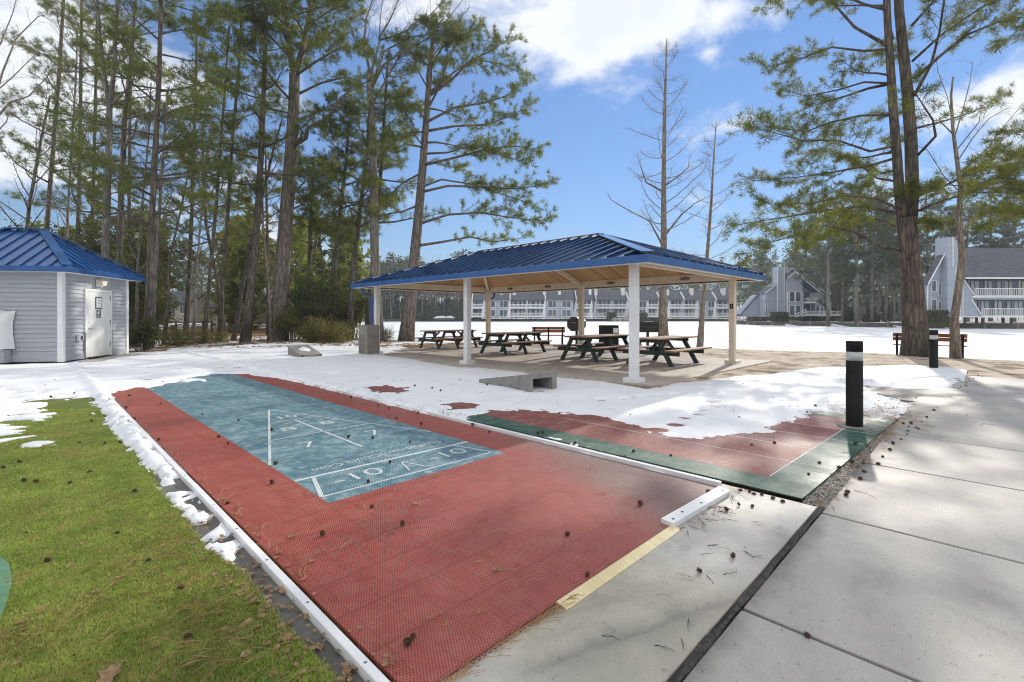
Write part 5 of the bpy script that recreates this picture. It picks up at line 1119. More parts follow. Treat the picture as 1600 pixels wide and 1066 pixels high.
bush(185, 540, 30.0, 2.6, 8.5, 75, 'leaf_olive', 'tall olive leaved evergreen behind the grey forked trunk', 79, nl=.12, lw=.045)
bush(275, 541, 22.5, .8, .5, 9, 'leaf_olive', 'low patch of brush near the forked sapling', 80, lw=.014, nl=.18)
bush(330, 533, 25.0, .8, .45, 8, 'leaf_olive', 'low patch of brush at the foot of the slender trunks', 81, lw=.014, nl=.18)
bush(600, 533, 26.5, .5, .8, 8, 'leaf_olive', 'wispy dry weed beside the pale bare hardwood', 82, lw=.01, nl=.12)
# ---------------------------------------------------------------- houses across the lake, built in (lateral, depth, height) at their own distance
class House:
    def __init__(s, name, label, cat, D, uc, group=None):
        s.D = D; x, y = W(D, (uc-CX)/F_*D); s.t = thing(name, label, cat, (x, y, .2), group)
    def q(s, u, v, dd=0.0): return ((u-CX)/F_*s.D, s.D+dd, CH-(v-HZ)*s.D/F_)
    def mb(s): return MB(CAMF)
    def box(s, mb, u0, v0, u1, v1, d0, d1): mb.box(s.q(u0, v0, d0), s.q(u1, v1, d1))
    def poly(s, mb, pts, d0, d1):
        n = len(pts); mb.add([s.q(u, v, d0) for u, v in pts] + [s.q(u, v, d1) for u, v in pts], [list(range(n-1, -1, -1)), list(range(n, 2*n))] + [(i, (i+1) % n, n+(i+1) % n, n+i) for i in range(n)])
    def part(s, name, mat, fn, parent=None):
        mb = s.mb(); fn(mb); return mb.build(name, mat, parent or s.t)
    def window(s, u0, v0, u1, v1, d=0.0, t=.8, mull=1, gl='glass_far'):
        def fr(mb):
            s.box(mb, u0-t, v0-t, u0, v1+t, d-.10, d); s.box(mb, u1, v0-t, u1+t, v1+t, d-.10, d); s.box(mb, u0, v0-t, u1, v0, d-.10, d); s.box(mb, u0, v1, u1, v1+t, d-.10, d)
            for k in range(1, mull+1): x = u0+(u1-u0)*k/(mull+1); s.box(mb, x-t*.35, v0, x+t*.35, v1, d-.08, d)
        f = s.part('window', M['white_far'], fr); s.part('pane', M[gl], lambda mb: s.box(mb, u0, v0, u1, v1, d-.04, d+.02), f)
    def rail(s, u0, u1, v0, v1, d, n, t):
        def fn(mb):
            s.box(mb, u0, v0, u1, v0+t, d-.05, d+.05); s.box(mb, u0, v1-t, u1, v1, d-.04, d+.04)
            for k in range(n+1): x = u0+(u1-u0)*k/n; s.box(mb, x-t*.3, v0+t, x+t*.3, v1-t, d-.025, d+.025)
        s.part('balcony_rail', M['white_far'], fn)
def row_house(label, D, u0, u1, bays, chim, top=450, eave=468.5, base=497):
    h = House('townhouse_row', label, 'townhouses', D, (u0+u1)/2, 'grey townhouse rows across the lake')
    def walls(mb):
        for k, a, b in bays: h.box(mb, a, eave, b, base, 0 if k == 'W' else 1.6, 10)
    h.part('wall', M['far_siding'], walls)
    def roof(mb):
        l0, l1 = h.q(u0-1, 0)[0], h.q(u1+1, 0)[0]; z = lambda v: CH-(v-HZ)*D/F_
        mb.prism([(D-.5, z(eave)+.1), (D-.5, z(eave)-.15), (D+10.4, z(eave)-.15), (D+10.4, z(eave)+.1), (D+5.5, z(top)), (D+4.5, z(top))], l0, l1, 'x')
    h.part('roof', M['far_roof'], roof)
    edges = sorted({a for k, a, b in bays} | {b for k, a, b in bays}); z = lambda v: CH-(v-HZ)*D/F_
    for x in edges[::2]:      # white party walls stepping up through the roof
        lx = h.q(x, 0)[0]; h.part('party_wall', M['white_far'], lambda mb: mb.prism([(D-.7, z(eave)-.2), (D-.7, z(eave)+.5), (D+2.6, z((top+eave)/2)+1.1), (D+3.1, z((top+eave)/2)+.6), (D+3.1, z(eave)-.2)], lx-.16, lx+.16, 'x'))
    for c0, c1, cv in chim: h.part('chimney', M['white_far'], lambda mb: h.box(mb, c0, cv, c1, eave-6, 1.6, 3.2))
    for k, a, b in bays:
        if k == 'W':
            w = (b-a); n = 2 if w > 22 else 1
            for i in range(n):
                c = a + w*(i+.5)/n; hw = min(6.5, w/n*.33)
                for v0, v1 in ((470.5, 480), (484.5, 494)): h.window(c-hw, v0, c+hw, v1, -.02, .7, 1)
        else:
            for v0, v1 in ((470, 481), (483.3, 494.3)):
                h.part('patio_glass', M['glass_far'], lambda mb: h.box(mb, a+1.5, v0, b-1.5, v1, 1.45, 1.62))
                for f in (.12, .42, .66): h.part('curtain', M['curtain'], lambda mb: h.box(mb, a+(b-a)*f, v0+.6, a+(b-a)*(f+.12), v1-.3, 1.38, 1.44))
                h.part('balcony_deck', M['white_far'], lambda mb: h.box(mb, a, v1, b, v1+1.4, -1.0, 1.6)); n = max(6, int((b-a)/1.6))
                h.rail(a, b, v1-5.3, v1, -.95, n, .9)
            h.part('side_wall', M['white_far'], lambda mb: [h.poly(mb, [(x-.5, eave), (x+.9, eave), (x+.9, base), (x-5.5, base-1)], -.9 if False else -.2, 1.6) for x in (a, b-.5)])
    return h
row_house('long grey row with dark roof seen between the middle posts, four window pairs', 150, 738, 896, [('B', 738, 757), ('W', 757, 797), ('B', 797, 824), ('B', 824, 852), ('W', 852, 896)], [(781, 785, 456), (801, 806, 455), (849, 853, 455), (873, 877, 454)])
row_house('short grey row end with white corner, left of the corner post of the pavilion', 152, 900, 926, [('B', 900, 925)], [(921.5, 925.5, 448)])
row_house('longest grey row with white chimneys, on both sides of the front corner post', 158, 930, 1150, [('B', 931, 956), ('B', 956, 981), ('W', 981, 1012), ('B', 1012, 1030), ('W', 1030, 1046), ('B', 1046, 1068), ('B', 1068, 1090), ('W', 1090, 1118), ('B', 1118, 1148)], [(931, 935, 449), (973, 978, 449), (1044, 1048, 452), (1082, 1086.5, 450), (1132, 1137, 450)], top=452)

# gabled house with chimneys
h = House('lakeside_house', 'blue grey gabled house with two tall chimneys, right of the pavilion', 'house', 92, 1245)
def f(mb):
    h.poly(mb, [(1202, 456), (1217, 444), (1230, 436), (1230, 495), (1202, 495)], 1.5, 4); h.poly(mb, [(1230, 495), (1230, 434), (1240, 425.5), (1254, 437), (1254, 495)], 0, 4)
    h.poly(mb, [(1254, 495), (1254, 437.5), (1277, 455), (1277, 495)], 2.0, 5); h.poly(mb, [(1240, 440), (1240, 430), (1254, 417), (1309, 456), (1309, 495), (1277.2, 495), (1277.2, 440)], 4, 7)
    h.poly(mb, [(1171, 492), (1195, 462), (1201.8, 458), (1201.8, 495), (1171, 495)], 4, 6); h.poly(mb, [(1278, 495), (1278, 466), (1294, 476), (1294, 495)], 1.0, 3.9)
h.part('wall', M['far_siding'], f)
def f(mb):
    for a, b, d0, d1 in (((1228.5, 435), (1240, 424.6), -.4, 4.2), ((1240, 424.6), (1278.5, 456), -.4, 4.2), ((1254, 416), (1311, 457.2), 3.6, 7.4), ((1240, 429), (1254, 416), 3.6, 7.4), ((1200, 457), (1229, 435), 1.1, 4.3), ((1170, 493), (1201, 458), 3.6, 6.2), ((1277.5, 465), (1295.5, 476.5), .6, 3.9)):
        h.poly(mb, [a, b, (b[0], b[1]+1.0), (a[0], a[1]+1.0)], d0, d1)
h.part('roof', M['far_roof'], f)
def f(mb):
    for a, b, d0 in (((1228.5, 435), (1240, 424.6), -.45), ((1240, 424.6), (1278.5, 456), -.45), ((1254, 416), (1311, 457.2), 3.55), ((1240, 429), (1254, 416), 3.55), ((1200, 457), (1229, 435), 1.05), ((1277.5, 465), (1295.5, 476.5), .55)):
        h.poly(mb, [a, b, (b[0], b[1]+1.3), (a[0], a[1]+1.3)], d0-.1, d0+.04)
    for x in (1230, 1254.4, 1276.5, 1308.5): h.box(mb, x-.5, 456, x+.5, 495, -.06 if x < 1260 else 1.9, .1 if x < 1260 else 2.1)
h.part('white_trim', M['white_far'], f)
h.part('chimney', M['far_siding'], lambda mb: h.box(mb, 1217.6, 416, 1228, 487, .6, 2.4)); h.part('chimney', M['far_siding'], lambda mb: h.box(mb, 1231.5, 415, 1240, 437, 2.2, 4))
h.part('chimney_trim', M['white_far'], lambda mb: [h.box(mb, x-.4, v0, x+.4, v1, d, d+.1) for x, v0, v1, d in ((1217.6, 416, 487, .52), (1228, 416, 487, .52), (1240, 415, 437, 2.12))])
for w in ((1233.5, 456.5, 1241, 471), (1243, 456.5, 1250.5, 471), (1233.5, 477.5, 1241, 492), (1243, 477.5, 1250.5, 492)): h.window(*w, d=-.02, t=.8, mull=0)
for v0, v1 in ((456, 471), (475.5, 491)): h.part('patio_glass', M['glass_far'], lambda mb: h.box(mb, 1256, v0, 1275, v1, 1.85, 1.98))
for v in (472.5, 492): h.part('balcony_deck', M['white_far'], lambda mb: h.box(mb, 1254.5, v, 1277, v+1.4, -.6, 2))
h.rail(1255, 1277, 465.5, 472.5, -.55, 12, .8); h.rail(1255, 1311, 486, 492, -.6, 30, .8); h.part('balcony_deck', M['white_far'], lambda mb: h.box(mb, 1277.1, 492, 1312, 493.4, -.65, 1.0))
for w in ((1280, 478.5, 1285, 490), (1287.5, 480.5, 1291.5, 490)): h.window(*w, d=.98, t=.7, mull=0)
for w in ((1202.8, 461, 1204.5, 466), (1202.8, 475, 1204.5, 486)): h.window(*w, d=1.46, t=.6, mull=0)
h.part('stair_rail', M['white_far'], lambda mb: [h.poly(mb, [(1237, 494-k*4), (1252, 487-k*4), (1252, 488-k*4), (1237, 495-k*4)], -1.6, -1.5) for k in (0, 1)] + [h.box(mb, 1236+k*3.7, 489.5-k*1.7, 1236.7+k*3.7, 496-k*1.7, -1.6, -1.5) for k in range(5)])
for x in (1176, 1190, 1204, 1232, 1252, 1276, 1308): h.part('stilt', M['bulkhead'], lambda mb: h.box(mb, x, 494.5, x+1, 500, .2, .5))

# big house with balconies at the right
h = House('lakeside_house', 'grey house on stilts with broad dark roof and two white railed balconies', 'house', 62, 1560); uR = 1830
def f(mb):
    h.poly(mb, [(1455, 495), (1455, 443), (1476, 406), (1500, 440), (1500, 495)], .6, 1.1); h.poly(mb, [(1444, 495), (1444.5, 475), (1454.8, 459), (1454.8, 495)], 1.2, 1.8)
    h.poly(mb, [(1500.2, 495), (1500.2, 436), (1505, 436), (1522, 462), (1522, 495)], 0, 2.6); h.poly(mb, [(1522.2, 495), (1522.2, 467), (1517, 467), (1533, 494), (1533, 495)], .01, 1.9)
    h.box(mb, 1505.1, 436, uR, 495, 2.0, 2.9)
h.part('wall', M['far_siding'], f)
def f(mb):
    z = lambda v: CH-(v-HZ)*h.D/F_; l0, l1 = h.q(1501, 0)[0], h.q(uR, 0)[0]
    a0, a1, rz_ = h.D-.6, h.D+11, z(383)+.35; lr_ = (1482-CX)/F_*(h.D+5.2)
    mb.add([(l0, a0, z(434.5)), (l1, a0, z(434.5)), (l1, h.D+5.2, rz_), (lr_, h.D+5.2, rz_), (l1, a1, z(434.5)), (lr_+1.5, a1, z(434.5)), (l0, a0, z(436.5)), (l1, a0, z(436.5))], [(0, 1, 2, 3), (3, 2, 4, 5), (0, 3, 5), (0, 6, 7, 1)])
    for a, b in (((1451, 443.5), (1477, 396)), ((1477, 396), (1502, 436))): h.poly(mb, [a, b, (b[0], b[1]+2), (a[0], a[1]+2)], .1, 1.15)
h.part('roof', M['far_roof'], f)
def f(mb):
    for a, b in (((1450.5, 443), (1477, 395)),): h.poly(mb, [a, b, (b[0], b[1]+2), (a[0], a[1]+2)], -.05, .09)
    for a, b, d in (((1504.4, 436), (1522, 463), -.08), ((1516.4, 467), (1533.6, 495), -.08)): h.poly(mb, [a, (a[0]+1.8, a[1]), (b[0]+1.8, b[1]), b], d, d+.07)
    h.box(mb, 1501, 434, uR, 436.4, -.75, -.61); h.box(mb, 1500, 437, 1501.3, 495, -.06, -.002); h.box(mb, 1454.4, 443, 1455.6, 495, .5, .59); h.box(mb, 1444, 494, 1534, 495.5, -.05, .02)
h.part('white_trim', M['white_far'], f)
h.part('chimney', M['far_siding'], lambda mb: (h.box(mb, 1476.3, 371, 1494, 440, -.4, 1.4), h.box(mb, 1476.3, 440, 1489, 494, -.39, .59)))
h.part('chimney_trim', M['white_far'], lambda mb: [h.box(mb, x-.5, 371, x+.5, 418, -.46, -.401) for x in (1484.2, 1493.6)] + [h.box(mb, 1488.4, 418, 1489.4, 494, -.46, -.391)])
for w in ((1461.5, 438.5, 1468, 455), (1472.5, 441, 1476, 461.5), (1461, 468, 1468.5, 484), (1472.5, 471, 1476, 484)): h.window(*w, d=.58, t=.8, mull=0)
for v0, v1 in ((437, 462), (469, 493)):
    ua = 1507 if v0 < 450 else 1524
    for k in range(8):
        a = 1509 + k*27 + (16 if v0 > 450 else 0)
        h.part('patio_glass', M['glass_far'], lambda mb: h.box(mb, a, v0, a+24, v1, 1.88, 1.98))
        for f0 in ((2, 9) if k % 2 else (3, 17)): h.part('curtain', M['curtain'], lambda mb: h.box(mb, a+f0, v0+1, a+f0+5.5, v1-1, 1.80, 1.87))
        h.part('glass_post', M['white_far'] if k % 2 else M['far_siding'], lambda mb: h.box(mb, a+24.3, v0, a+26.7, v1, 1.75, 1.99))
for v, ua in ((463, 1517), (494, 1531)): h.part('balcony_deck', M['white_far'], lambda mb: h.box(mb, ua, v, uR, v+2.2, -.25, 2.0))
h.part('balcony_deck', M['far_siding'], lambda mb: h.box(mb, 1522.5, 465.3, uR, 468, -.1, 1.99))
h.rail(1521, uR, 450.5, 462.8, -.2, 110, 1.1); h.rail(1533, uR, 482, 493.8, -.2, 106, 1.1)
for x in (1512, 1540, 1585, 1630, 1680, 1740):
    for d in (.3, 5): h.part('stilt', M['bulkhead'], lambda mb: h.box(mb, x, 495.6, x+2, 506, d, d+.3))
h.part('drainpipe', M['white_far'], lambda mb: h.box(mb, 1502, 437, 1502.9, 500, -.2, -.1))

# cottages behind the wood on the left
for lab, D, ul, ur, vr, ve, vb, gab in (('grey roofed cottage with pale gable end, seen left of the thickest pine', 48, 322, 416, 449, 479, 506, True), ('low grey roofed cottage seen through the saplings right of the shed', 54, 232, 292, 452, 474, 504, False)):
    h = House('cottage', lab, 'house', D, (ul+ur)/2)
    l0, l1 = h.q(ul, 0)[0], h.q(ur, 0)[0]; z = lambda v: CH-(v-HZ)*D/F_
    h.part('wall', M['beige_wall'], lambda mb: mb.prism([(D+.5, z(vb)), (D+.5, z(ve)+.02), (D+4, z(vr)-.25), (D+7.5, z(ve)), (D+7.5, z(vb))], l0+.3, l1-.3, 'x'))
    h.part('roof', M['far_roof'], lambda mb: mb.prism([(D, z(ve)), (D, z(ve)-.18), (D+4, z(vr)-.2), (D+8, z(ve)-.18), (D+8, z(ve)), (D+4, z(vr))], l0, l1, 'x'))
    for k in range(3): u = ul + (ur-ul)*(.2+.28*k); h.window(u, ve+6, u+8, ve+15, .49, .9, 1)
    if gab: h.part('porch_gable', M['beige_wall'], lambda mb: (h.poly(mb, [(411, 479), (420.5, 450), (427, 466), (424, 480)], -1.2, 0), h.box(mb, 412, 480, 424, vb, -1.0, 0)))
h = House('cottage', 'grey cottage behind the far bank pines, next to the parked car', 'house', 118, 1385)
l0, l1 = h.q(1350, 0)[0], h.q(1425, 0)[0]; z = lambda v: CH-(v-HZ)*118/F_
h.part('wall', M['far_siding'], lambda mb: mb.prism([(118.5, z(497)), (118.5, z(479)), (122, z(464)-.3), (125.5, z(479)), (125.5, z(497))], l0+.4, l1-.4, 'x'))
h.part('roof', M['far_roof'], lambda mb: mb.prism([(118, z(479.5)), (118, z(480.5)), (122, z(465)), (126, z(480.5)), (126, z(479.5)), (122, z(463.5))], l0, l1, 'x'))
for u in (1362, 1380, 1405): h.window(u, 483, u+5, 491, 118.4-118, .6, 0)
# parked car
b0 = P3(1400, 494, 104); t = thing('parked_car', 'dark teal parked car half hidden behind the far bank pines', 'car', (b0.x, b0.y, .4))
CM = Matrix.Translation((b0.x, b0.y, .4)) @ CAMF
mb = MB(CM); mb.prism([(-2.3, .35), (2.3, .35), (2.32, .75), (2.25, .95), (1.35, 1.05), (.75, 1.55), (-1.7, 1.6), (-2.2, 1.1), (-2.33, .8)], -.88, .88, 'y'); mb.build('body', M['car_paint'], t)
mb = MB(CM); mb.prism([(1.18, 1.06), (.68, 1.48), (-.2, 1.5), (-.2, 1.06)], -.90, -.885, 'y'); mb.prism([(-.3, 1.06), (-.3, 1.5), (-1.6, 1.5), (-1.95, 1.08)], -.90, -.885, 'y'); mb.build('side_window', M['glass_far'], t)
for x_ in (-1.4, 1.45):
    for y_ in (-.84, .72):
        mb = MB(CM); oc = [(x_+.34*math.cos(k*PI/8), .34+.34*math.sin(k*PI/8)) for k in range(16)]; mb.prism(oc, y_-.06, y_+.18, 'y'); wh = mb.build('wheel', M['rubber'], t)
        mb = MB(CM); oc = [(x_+.2*math.cos(k*PI/6), .34+.2*math.sin(k*PI/6)) for k in range(12)]; mb.prism(oc, y_-.075, y_-.061, 'y'); mb.build('rim', M['steel'], wh)
for z_ in (.72,): mb = MB(CM); mb.box((2.2, -.8, z_), (2.345, -.5, z_+.14)); mb.build('headlight', M['lens'], t)

# rail fence on the left, seawalls, hedges, rocks
D = 40; pts = [P3(u, 511, D + (u-240)*.02) for u in range(205, 345, 14)]
t = thing('rail_fence', 'weathered rail fence beyond the wood, in front of the cottages', 'fence', tuple(Vector((pts[0].x, pts[0].y, 0))))
for p in pts: mb = MB(); mb.box((p.x-.06, p.y-.06, -.1), (p.x+.06, p.y+.06, 1.0)); mb.build('post', M['bulkhead'], t)
mb = MB()
for a, b in zip(pts, pts[1:]):
    for zz in (.45, .85): mb.bar((a.x, a.y, zz), (b.x, b.y, zz), .05, .11)
mb.build('rails', M['bark_far'], t)
def seawall(ud, z1, label):
    pts = [W(D, (u-CX)/F_*D) for u, D in ud]; t = thing('seawall', label, 'seawall', (pts[0][0], pts[0][1], LZ)); mb = MB()
    for a, b in zip(pts, pts[1:]): mb.bar((*a, z1/2-.25), (*b, z1/2-.25), .35, z1+.5)
    mb.build('plank_wall', M['bulkhead'], t)
    for a, b in zip(pts, pts[1:]):
        n = max(1, int(math.dist(a, b)/(3.2 if z1 < .45 else 6)))
        for k in range(n): x, y = a[0]+(b[0]-a[0])*k/n, a[1]+(b[1]-a[1])*k/n; mb = MB(); mb.box((x-.22, y-.22, -.5), (x+.22, y+.22, z1+.12)); mb.build('pile', M['bark_far'], t)
seawall([(2400, 55.8), (1700, 59.8), (1440, 65.8), (1300, 76.8), (1180, 88.8), (1150, 104.8), (1141, 140)], .42, 'dark timber seawall below the two lakeside houses')
seawall([(1140, 157.5), (1060, 165.5), (740, 159.5), (600, 149.5), (500, 149.5)], .5, 'long distant seawall below the grey townhouse rows')
def hedge(u0, u1, v0, v1, D, label, seed, depth=1.6):
    h = House('hedge', label, 'hedge', D, (u0+u1)/2); rg = np.random.default_rng(seed)
    a, b = h.q(u0, v1), h.q(u1, v0); n = 2600; p = np.stack([rg.uniform(a[0], b[0], n), rg.uniform(D, D+depth, n), rg.uniform(min(a[2], .3), b[2], n)], -1)
    e = rg.normal(size=(n, 3)); e /= np.linalg.norm(e, axis=1, keepdims=True); s_ = np.cross(e, rg.normal(size=(n, 3))); s_ /= np.linalg.norm(s_, axis=1, keepdims=True); L = .16*D/62
    V = np.stack([p-s_*L*.5, p+e*L, p+s_*L*.5, p-e*L], 1).reshape(-1, 3); Vw = np.stack([V[:, 0]*cA+V[:, 1]*sA, -V[:, 0]*sA+V[:, 1]*cA, V[:, 2]], -1)
    np_mesh('foliage', Vw, np.arange(len(Vw)).reshape(-1, 4), M['leaf_dark'], h.t)
    mb = MB(CAMF); mb.box((a[0]+.15, D+.2, .1), (b[0]-.15, D+depth-.2, b[2]-.2)); mb.build('stems', M['leaf_dark'], h.t)
hedge(1446, 1486, 485, 503, 60.8, 'clipped dark hedge below the chimney of the stilt house', 1)
hedge(1211, 1233, 488, 500, 88.5, 'clipped hedge in front of the gabled house', 2)
hedge(1358, 1376, 492, 500, 82, 'rounded shrub among the far bank pines', 3)
hedge(1320, 1336, 480, 500, 93, 'tall shrub beside the deck of the gabled house', 5)
hedge(985, 1012, 489, 497, 152, 'low hedge in front of the longest townhouse row', 4, 3)
hedge(951, 963, 489, 497, 151, 'small clipped shrub left of the low far hedge', 6, 3)
for u, v, D, r, lab in ((961, 498.5, 149, 1.0, 'largest pale rock on the far sandy bank'), (969, 499, 148, .7, 'small pale rock beside the largest one on the far bank'), (978, 499, 149, .8, 'rightmost pale rock on the far sandy bank')):
    p = P3(u, v, D); mb = MB(); rs = random.Random(int(u)); mb.lathe([(r*.9, -.2), (r*(1+.2*rs.random()), .2), (r*.7, .6*r), (r*.2, .85*r)], 9, (p.x, p.y, .15)); o = mb.build('rock', M['stone'], None, (p.x, p.y, .15)); o.location = (p.x, p.y, .15); tag(o, lab, 'rock', 'rocks on the far bank')
for u, D, r, lab in ((690, 146, 2.4, 'larger white snow covered boat on the far shore'), (703, 146, 1.5, 'smaller white snow covered boat on the far shore')):
    p = P3(u, 499, D); M2 = Matrix.Translation((p.x, p.y, .3)) @ CAMF
    t = thing('covered_boat', lab, 'boat', (p.x, p.y, .3), 'covered boats on the far shore')
    mb = MB(M2); mb.prism([(-r, .5), (-r*.8, 0), (r*.75, 0), (r*1.1, .6)], -.8, .8, 'y'); mb.build('hull', M['bulkhead'], t)
    mb = MB(M2); mb.prism([(-r*1.02, .5), (r*1.12, .6), (r*.2, 1.25), (-r*.6, 1.15)], -.85, .85, 'y'); mb.build('snow_cover', M['snow'], t)

# pines on the far bank (individual trees)
def far_pine(u, D, h, wpx, label, seed, low=.25, cw=.22, leaf='needle_far', group='pines on the far bank', lean=0, n=26):
    T = Tree(seed); x, y = W(D, (u-CX)/F_*D); z = gz(x, y); R = T.r
    tr = [Vector((x + lean*k/6*cA + R.gauss(0, .08), y - lean*k/6*sA + R.gauss(0, .08), z - .2 + h*k/6)) for k in range(7)]; r0 = wr(wpx, D); rd = [r0*(1-.13*k) for k in range(7)]; T.mb.tube(tr, rd, 7)
    T.auto(tr, rd, low, .99, n, lambda u_: h*cw*(1.1-.75*u_), up=(-.1, .5), sag=.04, twigs=6, tl=h*.075, gap=.55, start=.2, sub=False, ns=4)
    return T.done('pine_tree', label, 'pine tree', (x, y, z), 'bark_far', leaf, nl=.62, nw=.10, K=9, group=group)
for i, (u, D, h, w, lab, low, n) in enumerate((
    (1294, 80, 21, 7, 'far bank pine standing right of the gabled house, on the edge of the deck', .30, 26), (1316, 84, 19, 5, 'shaggy far bank pine clothed in boughs nearly to the ground', .12, 30),
    (1338, 78, 24, 9, 'thickest trunk among the far bank pines', .42, 24), (1349, 90, 23, 6, 'brown trunk just right of the thickest far bank pine', .5, 20), (1362, 82, 23, 6.5, 'straight far bank pine behind the rounded shrub', .40, 24),
    (1373, 95, 21, 4, 'thin far bank pine between two stouter trunks', .45, 18), (1383, 84, 22, 5.5, 'leaning far bank pine left of the parked car', .35, 22), (1397, 88, 20, 4, 'far bank pine rising in front of the parked car', .35, 22), (1409, 92, 22, 5, 'far bank pine just left of the big near trunk', .4, 22),
    (1258, 112, 24, 6, 'dark pine rising behind the roof of the gabled house', .25, 34), (1275, 125, 24, 6, 'rearmost pine behind the gabled house', .25, 30),
    (1448, 92, 27, 7, 'tall pine behind the big near trunk, left of the stilt house gable', .22, 34), (1470, 100, 25, 7, 'pine behind the chimney of the stilt house', .22, 34), (1512, 90, 22, 7, 'dark pine rising over the stilt house roof beside the young tree', .3, 36),
    (1548, 96, 24, 7, 'dark pine above the middle of the stilt house roof', .3, 36), (1585, 88, 23, 7, 'dark pine above the right part of the stilt house roof', .3, 36), (1625, 92, 26, 7, 'pine above the stilt house at the edge of view', .25, 34))):
    far_pine(u, D, h, w, lab, 200+i, low, .2 if u < 1430 else .24, n=n)

# distant woods read as masses
def woods(name, u0, u1, d0, d1, n, h0, h1, seed, leafy=.6, trunk='bark_far', leaf='needle_far', green=(.35, 1.0), tw=.32):
    rg = np.random.default_rng(seed); mb = MB(); P = []; 
    for k in range(n):
        u, D = rg.uniform(u0, u1), rg.uniform(d0, d1); x, y = W(D, (u-CX)/F_*D); z = gz(x, y); hh = rg.uniform(h0, h1); r = tw*rg.uniform(.5, 1.2)*.5
        lx, ly = rg.normal(0, .5, 2); mb.tube([(x, y, z-.2), (x+lx*.4, y+ly*.4, z+hh*.5), (x+lx, y+ly, z+hh*.97)], [r, r*.7, r*.2], 5, False)
        if rg.random() < leafy:
            m = int(rg.uniform(14, 26)); c = hh*rg.uniform(*green)*0 + np.linspace(green[0]*hh, hh, m)
            for q in range(m):
                f = 1-(q/m)*.75; a = rg.uniform(0, 6.28); L = hh*.16*f*rg.uniform(.3, 1.1)
                P.append(np.stack([rg.normal(x+math.cos(a)*L, hh*.045*f+.25, 26), rg.normal(y+math.sin(a)*L, hh*.045*f+.25, 26), rg.normal(z+c[q], .45, 26)], -1))
        else:
            for q in range(9):
                a = rg.uniform(0, 6.28); zz = z+hh*rg.uniform(.35, .9); L = hh*rg.uniform(.08, .16); mb.tube([(x, y, zz), (x+math.cos(a)*L*.6, y+math.sin(a)*L*.6, zz+L*.6), (x+math.cos(a)*L*.9, y+math.sin(a)*L*.9, zz+L*1.5)], [r*.35, r*.2, .02], 3, False)
    o = mb.build(name, M[trunk]); tag(o, kind='stuff')
    if P:
        P = np.concatenate(P); N = len(P); e = rg.normal(size=(N, 3)); e[:, 2] *= .6; e /= np.linalg.norm(e, axis=1, keepdims=True); s_ = np.cross(e, rg.normal(size=(N, 3))); s_ /= np.linalg.norm(s_, axis=1, keepdims=True)
        L = rg.uniform(.35, .8, (N, 1)); V = np.stack([P-s_*L*.35, P+e*L, P+s_*L*.35, P-e*L*.6], 1).reshape(-1, 3)
        f = np_mesh(name + '_foliage', V, np.arange(len(V)).reshape(-1, 4), M[leaf]); tag(f, kind='stuff')
woods('distant_woods', 885, 1260, 178, 230, 95, 20, 27, 1, .9, green=(.30, 1))
woods('distant_woods', 560, 900, 172, 215, 95, 20, 27, 2, .65, green=(.45, 1))
woods('bare_woods', 560, 745, 150, 172, 120, 15, 21, 3, .22, green=(.5, 1), tw=.42)
woods('distant_woods', 1180, 1760, 125, 185, 85, 18, 25, 4, .75, green=(.2, 1))
woods('bare_woods', 1290, 1420, 98, 125, 40, 11, 17, 8, .15, tw=.3)
woods('distant_woods', -500, 560, 70, 125, 80, 12, 17, 5, .7, green=(.25, 1)); woods('pine_thicket', -100, 560, 40, 66, 24, 8, 13, 15, .95, green=(.10, 1), leaf='needle_y', tw=.2)
woods('distant_brush', 560, 745, 150, 166, 260, 2, 7, 16, .8, green=(.05, 1), tw=.1); woods('distant_brush', 1150, 1450, 95, 135, 90, 1.5, 5, 18, .5, green=(.05, 1), tw=.1)
woods('distant_woods', -1500, -400, 40, 90, 60, 14, 20, 6, .8); woods('distant_woods', 1750, 3200, 80, 140, 60, 16, 22, 7, .8)

# ---------------------------------------------------------------- pine cones, one by one
def cone_mesh():
    mb = MB(); n = 46; R = random.Random(2)
    mb.lathe([(.004, .002), (.012, .010), (.015, .022), (.011, .036), (.003, .045)], 8)
    for k in range(n):
        f = (k+.5)/n; z = .003+.040*f; r = .0145*math.sin(PI*(.16+.76*f))**.7; a = k*2.39996; c, s_ = math.cos(a), math.sin(a); w = .0052*(1.1-.5*f)
        o = Vector((c*r*.5, s_*r*.5, z)); tip = Vector((c*(r+.0075), s_*(r+.0075), z+.003+.004*f)); sd_ = Vector((-s_, c, 0))*w; up = Vector((0, 0, .0026))
        mb.add([o-sd_*.5, o+sd_*.5, tip+sd_, tip-sd_, tip+up+sd_*.6, tip+up-sd_*.6], [(0, 1, 2, 3), (3, 2, 4, 5), (0, 5, 4, 1)])
    return mb
cone0 = cone_mesh().build('pine_cone', M['cone'])
